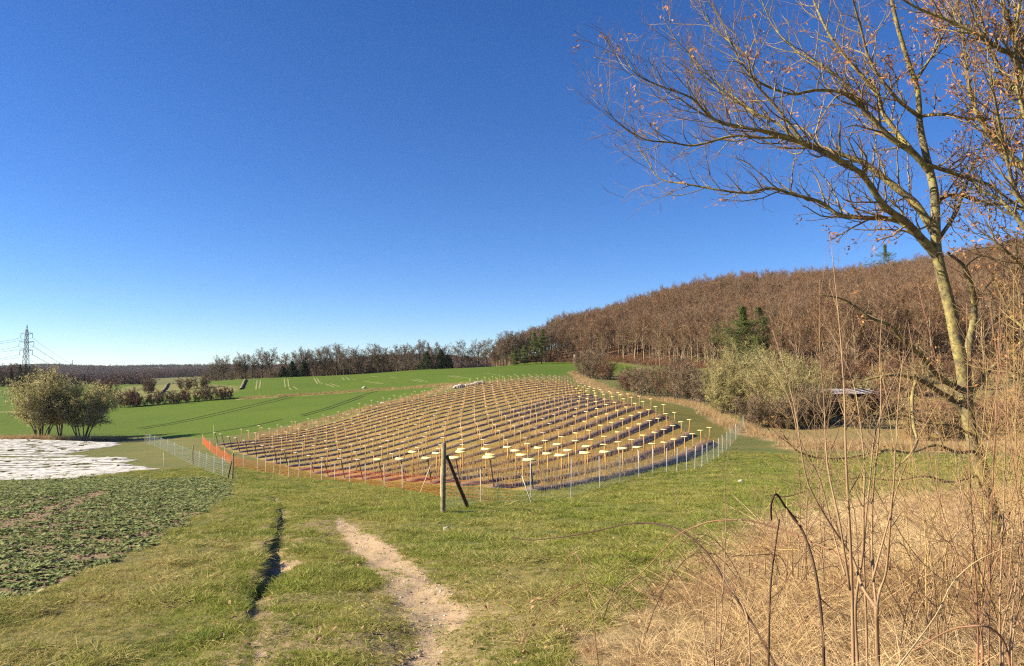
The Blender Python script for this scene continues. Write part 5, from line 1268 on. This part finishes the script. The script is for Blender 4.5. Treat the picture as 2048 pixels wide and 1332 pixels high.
def big_oak():
    g = np.random.default_rng(51); t = empty('oak_tree', (0, 0, 0), 'leaning bare oak with yellow lichened trunk and withered leaves in the right foreground', 'tree')
    trunk = [(2000, 1120), (1992, 1060), (1976, 1000), (1960, 930), (1945, 870), (1932, 800), (1926, 740), (1915, 690), (1901, 620), (1886, 560), (1873, 500), (1871, 440), (1868, 380), (1852, 310), (1840, 250), (1835, 180), (1812, 110), (1792, 40), (1772, -60)]
    Q, rr_ = limb_path(trunk, 9.4, 9.0, .135, .03); rr_ = np.interp(np.linspace(0, 1, len(Q)), [0, .12, .4, .6, .8, 1], [.125, .086, .073, .056, .034, .02])
    mb = MB(); mb.tubes(Q, rr_, 14, 0); mb.build('trunk', M_OAKB, t, True)
    L = [([(1873, 515), (1854, 492), (1830, 465), (1809, 443), (1768, 413), (1738, 368), (1719, 345), (1663, 311), (1610, 289), (1565, 270), (1512, 259), (1456, 251), (1400, 225), (1350, 190)], 9.1, 8.0, .060, .006),
         ([(1868, 470), (1832, 413), (1794, 379), (1757, 349), (1719, 323), (1640, 296), (1588, 274), (1550, 244), (1501, 221), (1449, 188), (1405, 150), (1378, 110)], 9.2, 10.2, .055, .005),
         ([(1846, 345), (1813, 304), (1775, 278), (1730, 229), (1711, 206), (1678, 184), (1625, 180), (1580, 188), (1513, 161), (1475, 113), (1450, 60)], 9.1, 8.3, .045, .005),
         ([(1835, 300), (1790, 248), (1768, 218), (1757, 184), (1708, 131), (1663, 75), (1636, 22), (1620, -20)], 9.1, 9.7, .034, .012),
         ([(1860, 480), (1805, 438), (1738, 432), (1685, 428), (1644, 402), (1588, 387), (1543, 375), (1494, 385), (1437, 379), (1375, 368), (1319, 357), (1293, 319), (1270, 285)], 9.0, 9.8, .038, .004),
         ([(1640, 297), (1574, 280), (1499, 257), (1420, 237), (1379, 195), (1330, 176), (1274, 150), (1253, 120)], 8.3, 7.6, .024, .004),
         ([(1588, 274), (1520, 276), (1465, 272), (1390, 291), (1341, 285), (1293, 280), (1255, 259), (1221, 229), (1203, 182)], 9.6, 9.0, .022, .0035),
         ([(1550, 244), (1510, 225), (1465, 191), (1428, 161), (1390, 120), (1349, 75), (1326, 34)], 9.9, 10.3, .020, .004),
         ([(1610, 289), (1555, 218), (1507, 161), (1495, 116), (1454, 79), (1413, 41), (1398, -5)], 8.6, 8.2, .020, .004),
         ([(1730, 229), (1700, 180), (1640, 130), (1590, 100), (1545, 50), (1520, -10)], 8.9, 9.4, .022, .005),
         ([(1838, 225), (1790, 190), (1740, 120), (1720, 50), (1700, -20)], 9.0, 8.5, .026, .010),
         ([(1845, 330), (1888, 342), (1933, 357), (1982, 372), (2038, 413), (2100, 440)], 9.1, 9.4, .032, .012),
         ([(1838, 226), (1888, 225), (1944, 236), (2038, 236), (2110, 238)], 9.1, 8.6, .022, .010),
         ([(1880, 415), (1899, 393), (1940, 395), (1990, 410), (2060, 400)], 9.2, 9.8, .028, .010),
         ([(1830, 160), (1870, 100), (1900, 40), (1930, -30)], 9.0, 9.5, .022, .008),
         ([(1930, 780), (1879, 752), (1847, 715), (1809, 682), (1778, 650), (1740, 635), (1690, 600), (1640, 590)], 9.3, 8.2, .042, .006),
         ([(1935, 830), (1900, 795), (1879, 783), (1844, 761), (1822, 754), (1780, 750), (1730, 760)], 9.3, 8.4, .045, .010),
         ([(1835, 757), (1825, 795), (1828, 852), (1834, 884), (1815, 915), (1790, 935)], 8.7, 8.5, .024, .010),
         ([(1945, 870), (1900, 850), (1850, 845), (1800, 830), (1760, 838)], 9.3, 8.6, .022, .005),
         ([(1952, 900), (1915, 905), (1870, 890), (1820, 905), (1770, 900), (1700, 915), (1640, 916), (1600, 905), (1580, 888), (1566, 868)], 9.3, 7.8, .022, .006),
         ([(1945, 800), (1973, 756), (1992, 732), (2030, 700), (2070, 640)], 9.3, 9.6, .040, .015),
         ([(1940, 790), (1944, 700), (1951, 644), (1950, 600), (1940, 559), (1926, 530), (1894, 505)], 9.5, 9.3, .060, .016),
         ([(1960, 940), (1900, 960), (1850, 950), (1790, 960), (1720, 955), (1650, 965)], 9.3, 8.3, .020, .004),
         ([(1876, 480), (1910, 430), (1930, 380), (1950, 320), (1990, 260)], 9.2, 9.8, .030, .008)]
    spec = [None, dict(den=9, t0=.10, ang=42, len=.72, fall=.15, rr=.5, rmax=.014, m=7, up=.09, wob=.19, re=.35, rmin=.003, bias=(-.15, 0, .15)),
            dict(den=9.5, t0=.12, ang=42, len=.34, fall=.2, rr=.6, m=5, up=.10, wob=.22, re=.45, rmin=.002),
            dict(den=7, t0=.2, ang=42, len=.14, fall=.1, rr=.7, m=3, up=.05, wob=.15, re=.5, rmin=.0017)]
    sk = Skel(); tips = []
    reg = [(Q, rr_)]
    for pts, Y0, Y1, r0, r1 in sorted(L, key=lambda l: -l[3]):
        Q, rr_ = limb_path(pts, Y0, Y1, r0, r1); join(Q, rr_, reg); reg.append((Q, rr_)); mb = MB(); mb.tubes(Q, rr_, 8, 0); mb.build('limb', M_OAKB, t, True); n0 = {k: len(v) for k, v in sk.b.items()}
        low = pts[0][1] > 700
        s2 = spec if not low else [None, dict(spec[1], den=4.0, len=.42), dict(spec[2], den=5), spec[3]]
        spawn(sk, g, Q, rr_, 1, s2)
    mb = MB(); sk.emit((1,), mb, 5, 0); mb.build('twigs', [M_OAKL], t); mb = MB(); sk.emit((2, 3), mb, 3, 0); mb.build('fine_twigs', [M_OAKT], t)
    # withered leaves hang in clumps at some twig ends
    P = np.array([q[0][-1] for (l, k), LL in sk.b.items() if l == 2 for q in LL]); px, py = proj(P[:, 0], P[:, 1], P[:, 2])
    w_ = .05 + 1.6 * np.exp(-((px - 1855) / 85) ** 2 - ((py - 110) / 95) ** 2) + .9 * np.exp(-((px - 1730) / 120) ** 2 - ((py - 455) / 32) ** 2) + .25 * np.exp(-((px - 1650) / 70) ** 2 - ((py - 130) / 30) ** 2) + .22 * np.exp(-((px - 1930) / 70) ** 2 - ((py - 280) / 90) ** 2) + .3 * np.exp(-((px - 1815) / 30) ** 2 - ((py - 400) / 40) ** 2)
    S_ = P[g.random(len(P)) < w_]; C = np.repeat(S_, 7, 0) + g.normal(0, .05, (len(S_) * 7, 3)); mb = MB(); mb.quads(C, .020 + .018 * g.random(len(C)), .017, 0); mb.build('dry_leaves', M_LEAF, t)
big_oak()
def right_tree():
    g = np.random.default_rng(61); t = empty('bare_tree', (0, 0, 0), 'densely twigged yellowish tree leaning in from the right edge of the picture', 'tree')
    L = [([(2200, 1000), (2150, 800), (2120, 600), (2105, 420), (2085, 250), (2070, 100), (2060, -60)], 8.2, 8.4, .12, .05, 'trunk'),
         ([(2110, 420), (2050, 340), (2000, 290), (1960, 240), (1935, 160), (1925, 60), (1910, -20)], 8.2, 8.6, .045, .008, 0), ([(2100, 300), (2034, 128), (2000, 98), (1963, 75), (1907, 45), (1832, 15), (1780, -20)], 8.3, 7.8, .040, .008, 0),
         ([(2090, 260), (2030, 180), (1985, 110), (1960, 30), (1940, -30)], 8.3, 8.8, .04, .01, 0), ([(2080, 180), (2035, 90), (2010, 20), (1995, -40)], 8.3, 8.0, .04, .012, 0), ([(2120, 560), (2060, 470), (2000, 400), (1960, 380), (1930, 330)], 8.2, 8.6, .035, .006, 0),
         ([(2130, 650), (2070, 560), (2010, 500), (1970, 470)], 8.2, 7.8, .03, .006, 0), ([(2110, 450), (2040, 400), (2010, 300), (1990, 200), (1975, 120)], 8.3, 7.6, .035, .006, 0), ([(2140, 760), (2080, 680), (2030, 640), (1990, 560)], 8.2, 8.8, .03, .006, 0),
         ([(2140, 800), (2080, 760), (2020, 740), (1980, 690)], 8.2, 7.7, .025, .005, 0), ([(2095, 330), (2050, 230), (2030, 120), (2040, 0)], 8.2, 7.7, .035, .012, 0)]
    spec = [None, dict(den=12, t0=.1, ang=38, len=.6, fall=.1, rr=.5, rmax=.016, m=7, up=.09, wob=.12, re=.35, rmin=.0035), dict(den=10, t0=.1, ang=38, len=.3, fall=.2, rr=.6, m=5, up=.09, wob=.16, re=.45, rmin=.0025), dict(den=6, t0=.2, ang=42, len=.12, fall=.1, rr=.7, m=3, up=.05, wob=.15, re=.5, rmin=.0017)]
    sk = Skel()
    for pts, Y0, Y1, r0, r1, nm in L:
        Q, rr_ = limb_path(pts, Y0, Y1, r0, r1); mb = MB(); mb.tubes(Q, rr_, 10, 0); mb.build('trunk' if nm == 'trunk' else 'limb', M_OAKB, t, True)
        spawn(sk, g, Q, rr_, 1, spec)
    mb = MB(); sk.emit((1,), mb, 5, 0); mb.build('twigs', [M_OAKL], t); mb = MB(); sk.emit((2, 3), mb, 3, 0); mb.build('fine_twigs', [M_OAKT], t)
    P = np.array([q[0][-1] for (l, k), LL in sk.b.items() if l in (2, 3) for q in LL]); px, py = proj(P[:, 0], P[:, 1], P[:, 2])
    S_ = P[g.random(len(P)) < np.where(py > 430, .5, .06)]; mb = MB(); mb.quads(S_, .007 + .006 * g.random(len(S_)), .007, 0); mb.build('buds', M_BUD, t)
    S_ = P[g.random(len(P)) < .2]; C = np.repeat(S_, 4, 0) + g.normal(0, .04, (len(S_) * 4, 3)); mb = MB(); mb.quads(C, .02 + .015 * g.random(len(C)), .017, 0); mb.build('dry_leaves', M_LEAF, t)
right_tree()

# ------------------------------------------------------------------ saplings, shoots and bramble canes in the dry grass
def shrub(name, label, cat, stems, mat, spec, group=None, twmat=None, seed=1, partname='stem'):
    g = np.random.default_rng(seed); t = empty(name, (0, 0, 0), label, cat, group); sk = Skel()
    for pts, Y0, Y1, r0, r1 in stems:
        Q, rr_ = limb_path(pts, Y0, Y1, r0, r1); mb = MB(); mb.tubes(Q, rr_, 7, 0); mb.build(partname, mat, t, True)
        if spec: spawn(sk, g, Q, rr_, 1, spec)
    allq = [q for L in sk.b.values() for q in L]
    if len(allq) > 150: mb = MB(); sk.emit((1, 2, 3), mb, 4, 0); mb.build('twigs', twmat or mat, t)
    else:
        for q in allq: mb = MB(); mb.tubes(q[0], q[1], 4, 0); mb.build('twig', twmat or mat, t)
    return t
SP = [None, dict(den=6.5, t0=.25, ang=36, len=.30, fall=.3, rr=.5, rmax=.004, m=6, up=.10, wob=.07, re=.35, rmin=.0009), dict(den=5, t0=.2, ang=38, len=.11, fall=.2, rr=.7, m=4, up=.05, wob=.1, re=.5, rmin=.0007)]
shrub('sapling', 'many stemmed brown sapling rising from the dry grass in front of the oak', 'sapling', [
    ([(1710, 1420), (1707, 1320), (1704, 1176), (1700, 1067), (1695, 977), (1691, 886), (1689, 800), (1683, 700), (1674, 600), (1664, 505)], 4.1, 4.2, .0115, .002),
    ([(1757, 1420), (1756, 1332), (1753, 1215)], 4.0, 4.0, .0125, .011), ([(1753, 1215), (1747, 1157), (1744, 1067), (1747, 977), (1755, 900), (1762, 800), (1760, 700), (1765, 620)], 4.0, 4.2, .008, .0018),
    ([(1753, 1215), (1760, 1180), (1773, 1139), (1782, 1031), (1787, 977), (1791, 904), (1797, 800), (1808, 700)], 4.0, 3.8, .0085, .0018),
    ([(1753, 1215), (1726, 1176), (1707, 1121), (1682, 1081), (1650, 1031), (1617, 969), (1603, 904), (1590, 820), (1570, 740), (1545, 660)], 4.0, 4.4, .010, .0015),
    ([(1716, 1400), (1715, 1320), (1711, 1212), (1726, 1103), (1727, 1013), (1729, 940), (1722, 860), (1705, 760), (1660, 660)], 4.2, 4.5, .011, .0018),
    ([(1735, 1400), (1733, 1250), (1728, 1100), (1740, 960), (1752, 860), (1790, 760), (1830, 680)], 4.3, 4.6, .009, .0015),
    ([(1700, 1180), (1680, 1050), (1655, 930), (1648, 800), (1640, 700), (1640, 560)], 4.2, 4.0, .007, .0015), ([(1745, 1160), (1775, 1050), (1800, 960), (1835, 880), (1880, 800)], 4.0, 3.7, .006, .0014),
    ([(1690, 1150), (1670, 1080), (1640, 960), (1600, 880), (1575, 790), (1530, 720)], 4.2, 4.6, .006, .0012)], M_SHOOT, SP, None, M_SHOOT, 71)
shrub('bramble_cane', 'dark thick bramble cane arching from the dry grass out over the meadow', 'bramble', [([(1590, 1420), (1550, 1330), (1500, 1240), (1450, 1163), (1435, 1136), (1415, 1108), (1391, 1081), (1362, 1062), (1332, 1051), (1297, 1046), (1253, 1048), (1209, 1058), (1171, 1066), (1138, 1072), (1097, 1077), (1059, 1080), (1024, 1074)], 4.8, 8.6, .010, .006)], M_CANED, [None, dict(den=5, t0=.1, ang=60, len=.03, fall=0, rr=.5, rmax=.002, m=3, up=0, wob=.1, re=.4, rmin=.0008)], None, M_CANED, 72, 'cane')
shrub('bramble_cane', 'thin red-brown bramble arch crossing above the dark cane', 'bramble', [([(1240, 1180), (1283, 1146), (1333, 1093), (1362, 1066), (1391, 1053), (1421, 1043), (1465, 1040), (1500, 1041), (1563, 1060), (1617, 1082), (1668, 1103), (1700, 1130)], 6.2, 4.6, .004, .006)], M_REDSH, None, None, None, 73, 'cane')
shrub('bramble_cane', 'red cane arching low in the bottom right corner', 'bramble', [([(1830, 1300), (1870, 1275), (1906, 1258), (1935, 1253), (1964, 1252), (1986, 1259), (2008, 1284), (2019, 1327), (2025, 1400)], 3.6, 3.3, .003, .006)], M_REDSH, None, None, None, 74, 'cane')
shrub('dead_stalk', 'long pale straw stalk slanting across the lower right', 'stalk', [([(1790, 1340), (1870, 1234), (1906, 1165), (1961, 1118), (2048, 1082), (2100, 1060)], 3.6, 4.4, .004, .002)], MSTK, None, None, None, 75, 'stalk')
shrub('hooked_stem', 'dark broken stem bent over like a hook left of the sapling', 'dead stem', [([(1535, 1420), (1537, 1332), (1541, 1176), (1552, 1085), (1559, 1038)], 4.8, 4.9, .007, .005), ([(1543, 1040), (1542, 1018), (1545, 998), (1554, 989), (1570, 1013), (1595, 1045), (1613, 1081), (1632, 1150), (1645, 1260), (1650, 1420)], 4.9, 4.5, .006, .009)], M_CANED, SP[:2], None, M_REDSH, 76)
shrub('briar_bush', 'thin reddish briar shoots at the left end of the tall dry grass', 'shrub', [([(1430, 1420), (1415, 1332), (1404, 1200), (1400, 1140), (1385, 1060)], 5.2, 5.4, .006, .0015), ([(1436, 1420), (1440, 1290), (1447, 1160), (1452, 1050), (1450, 960), (1460, 890)], 5.0, 5.2, .006, .0012), ([(1500, 1380), (1494, 1233), (1455, 1168), (1428, 1117), (1385, 1080), (1345, 1055)], 5.0, 5.6, .007, .0015), ([(1425, 1400), (1432, 1200), (1410, 1120), (1370, 1060), (1352, 990)], 5.2, 5.7, .005, .001), ([(1440, 1300), (1470, 1180), (1500, 1090), (1560, 1020)], 5.0, 5.2, .005, .001)], M_SHOOT, SP, None, M_REDSH, 77)
def thickets():
    g = np.random.default_rng(88)
    B = [(1900, 1180, 640, 5.6, 'tan many shooted bush standing against the foot of the oak'), (2040, 1180, 560, 5.2, 'tall tan bush filling the right edge beside the oak trunk'), (1830, 1130, 700, 6.6, 'loose pale bush just left of the oak foot'),
         (1660, 1120, 640, 6.4, 'thin brown bush behind the sapling, left side'), (1985, 1100, 520, 7.2, 'high golden brown bush behind the right edge shoots'), (1745, 1100, 720, 7.4, 'faint golden bush seen through the sapling stems'), (1560, 1110, 900, 6.0, 'low reddish bush left of the sapling')]
    for b, (bx, by, ty, Yb, lab) in enumerate(B):
        st = []
        for i in range(8 if ty < 800 else 7):
            tx = bx + g.normal(-5, 110); t1 = ty + abs(g.normal(0, 190)); x0 = bx + g.normal(0, 45); st.append(([(x0, by + 40), (x0 + (tx - x0) * .15 + g.normal(0, 5), by * .7 + t1 * .3), (x0 + (tx - x0) * .5 + g.normal(0, 12), (by + t1) / 2), (tx, t1)], Yb, Yb + g.normal(0, .5), .0052, .0013))
        shrub('shoot_bush', lab, 'shrub', st, M_GOLD if b % 2 == 0 else M_SHOOT, SPG, 'twiggy bushes around the oak', M_GOLD if b % 3 else M_SHOOT, 190 + b)
M_GOLD = var_mat('golden_shoots', (.46, .32, .13), (.32, .21, .09), 5, .75)
SPG = [None, dict(den=9, t0=.25, ang=46, len=.46, fall=.3, rr=.55, rmax=.004, m=6, up=.08, wob=.12, re=.4, rmin=.0013), dict(den=7, t0=.15, ang=42, len=.18, fall=.2, rr=.7, m=4, up=.04, wob=.16, re=.5, rmin=.0010)]
thickets()
def edge_shoots():
    g = np.random.default_rng(81)
    for b in range(6):
        bx = (1960, 2010, 2060, 1890, 2100, 1840)[b]; Yb = (4.6, 4.2, 4.4, 5.2, 5.2, 5.6)[b]; st = []
        for i in range(6 if b < 3 else 5):
            tx = bx + g.normal(-20, 110); ty = g.uniform(560, 980) if b < 3 else g.uniform(800, 1000); x0 = bx + g.normal(0, 10); mid = (x0 * .45 + tx * .55 + g.normal(0, 10), (1300 + ty) / 2); st.append(([(x0, 1400), (x0 + g.normal(0, 4), 1250), mid, (tx, ty)], Yb, Yb + g.normal(0, .4), .007, .0014))
        lab = ['tangle of thin red-brown shoots left of the lower right corner', 'tall reddish shoots rising beside the oak foot at the right edge', 'reddish shoots cut by the right picture edge', 'low thin shoots in front of the oak foot', 'shoots at the far right behind the reddish ones', 'sparse low shoots between the sapling and the oak'][b]
        shrub('shoot_bush', lab, 'shrub', st, M_SHOOT if b % 2 else M_REDSH, SP, 'thin shoots around the oak foot', M_REDSH if b % 2 == 0 else M_SHOOT, 90 + b)
    # low bramble arches among the straw
    AR = []
    for i in range(44):
        for _ in range(40):
            px, py = g.uniform(1130, 2040), g.uniform(1080, 1330); p = G(px, py)
            if thick(p[0], p[1]) > .5: break
        a = g.random() * 6.283; L = .6 + 1.1 * g.random(); h = .35 + .55 * g.random(); u = np.linspace(0, 1, 14); x = p[0] + np.cos(a) * L * (u - .3); y = p[1] + np.sin(a) * L * (u - .3)
        P = np.c_[x, y, hz(x, y) + h * np.sin(np.clip(u * 1.15, 0, 1) * math.pi) ** .8 + .02]; mb = MB(); mb.tubes(P, np.linspace(.0045, .0015, 14), 5, 0)
        sk = Skel(); spawn(sk, g, P, np.linspace(.0045, .0015, 14), 1, [None, dict(den=11, t0=.15, ang=50, len=.20, fall=.2, rr=.6, m=4, up=.02, wob=.15, re=.5, rmin=.0007), dict(den=14, t0=.1, ang=50, len=.07, fall=.2, rr=.7, m=3, up=.0, wob=.2, re=.5, rmin=.0006)]); sk.emit((1, 2), mb, 3, 0)
        tag(mb.build('low_bramble', (M_REDSH, M_CANED, M_SHOOT)[i % 3]), 'thin low %s bramble runner tangled in the tall dry grass %s' % (('russet', 'dark', 'brown')[i % 3], 'left of the sapling' if px < 1640 else 'around the sapling foot' if px < 1800 else 'right of the sapling'), 'bramble', 'low bramble runners in the dry grass')
edge_shoots()
def fallen():
    g = np.random.default_rng(83); mbs = []
    for i in range(4):
        mb = MB(); n = 5; u = np.linspace(0, 1, n); w_ = np.array([.15, .8, 1, .7, .1]) * .022; c = np.c_[(u - .5) * .075, u * 0, .012 + .018 * np.sin(u * 3.1) * g.random()]
        sd_ = np.array([0, 1, 0]); Vv = np.stack([c - sd_ * w_[:, None] + [0, 0, .010], c, c + sd_ * w_[:, None] + [0, 0, .014]], 1); ix = np.arange(3 * n).reshape(n, 3)
        mb.add(Vv.reshape(-1, 3), [[ix[q, j], ix[q, j + 1], ix[q + 1, j + 1], ix[q + 1, j]] for q in range(n - 1) for j in range(2)]); mbs.append(mb.mesh('fallen_leaf', M_FLEAF))
    x, y, r = polar_pts(1500, 3.4, 15, -.5, .6, p=1.4); px, py = proj(x, y, hbase(x, y)); k = g.random(len(x)) < np.where(px > 900, .6, .15); x, y = x[k], y[k]; n = len(x)
    s = .4 + .5 * g.random(n); scatter('fallen_leaves', np.stack([x, y, hz(x, y) + .03], 1), np.stack([g.normal(0, .5, n), g.normal(0, .5, n), g.random(n) * 6.28], 1), np.stack([s, s, s], 1), g.integers(0, 4, n), mbs, 'scattered dry tan leaves lying in the turf', 'leaves')
M_FLEAF = var_mat('tan_leaf', (.50, .34, .19), (.34, .20, .11), 10, .8, .2)
fallen()
def trodden():
    g = np.random.default_rng(84)
    pr = [blades(9, .032, .0034, .11, 1.2, 3, curl=1.4).mesh('thin_turf', (MY, MG)[i % 2]) for i in range(4)]
    x, y, r = polar_pts(26000, 3.2, 22, -.45, .35, p=1.3); px, py = proj(x, y, hbase(x, y)); d = seg_dist(x, y, PATHL)[0]; d2 = seg_dist(x, y, RUT)[0]
    m = masks(x, y); p_ = np.clip(.95 * np.exp(-((d - .7) / .5) ** 2) + .5 * np.exp(-((d2 - .3) / .35) ** 2) + .5 * ((px > 500) & (px < 1000) & (py > 1150)), 0, 1) * np.where(m['dirt'] > .5, .22, 1) * (m['thick'] < .5) * (m['soil'] < .5)
    k = g.random(len(x)) < p_; x, y, r = x[k], y[k], r[k]; put('sparse_grass', x, y, .6, 1.5, pr, 'thin trampled grass along the edges of the trodden path', 'grass', .2)
    st = []
    for i in range(4): me = rock(g, .012, .010, .007, 'pebble'); me.materials.clear(); me.materials.append(MSOIL2 if i % 2 else M_STONE); st.append(me)
    x, y, r = polar_pts(30000, 3.2, 20, -.45, .2, p=1.3); m = masks(x, y)['dirt'] > .35; x, y = x[m], y[m]; k = g.random(len(x)) < .14; x, y = x[k], y[k]
    put('gravel', x, y, .4, 1.8, st, 'small pebbles and crumbs of earth on the trodden path', 'gravel', .3)
MSOIL2 = var_mat('path_crumb', (.34, .25, .16), (.24, .17, .10), 8, .95)
trodden()
# ------------------------------------------------------------------ air
def haze():
    m, t, out = newmat('haze_air'); v = t.nodes.new('ShaderNodeVolumePrincipled'); v.inputs['Color'].default_value = (.80, .88, 1, 1); v.inputs['Density'].default_value = .000035; v.inputs['Anisotropy'].default_value = .2
    t.links.new(v.outputs[0], out.inputs['Volume']); mb = MB(); zmin = float(V[:, 2].min()) - 1; zmax = 95
    mb.box((0, 0, (zmin + zmax) / 2), (9400, 9400, zmax - zmin)); tag(mb.build('haze', m), 'faint blue haze lying over the far country', 'haze', None, 'stuff')
haze()
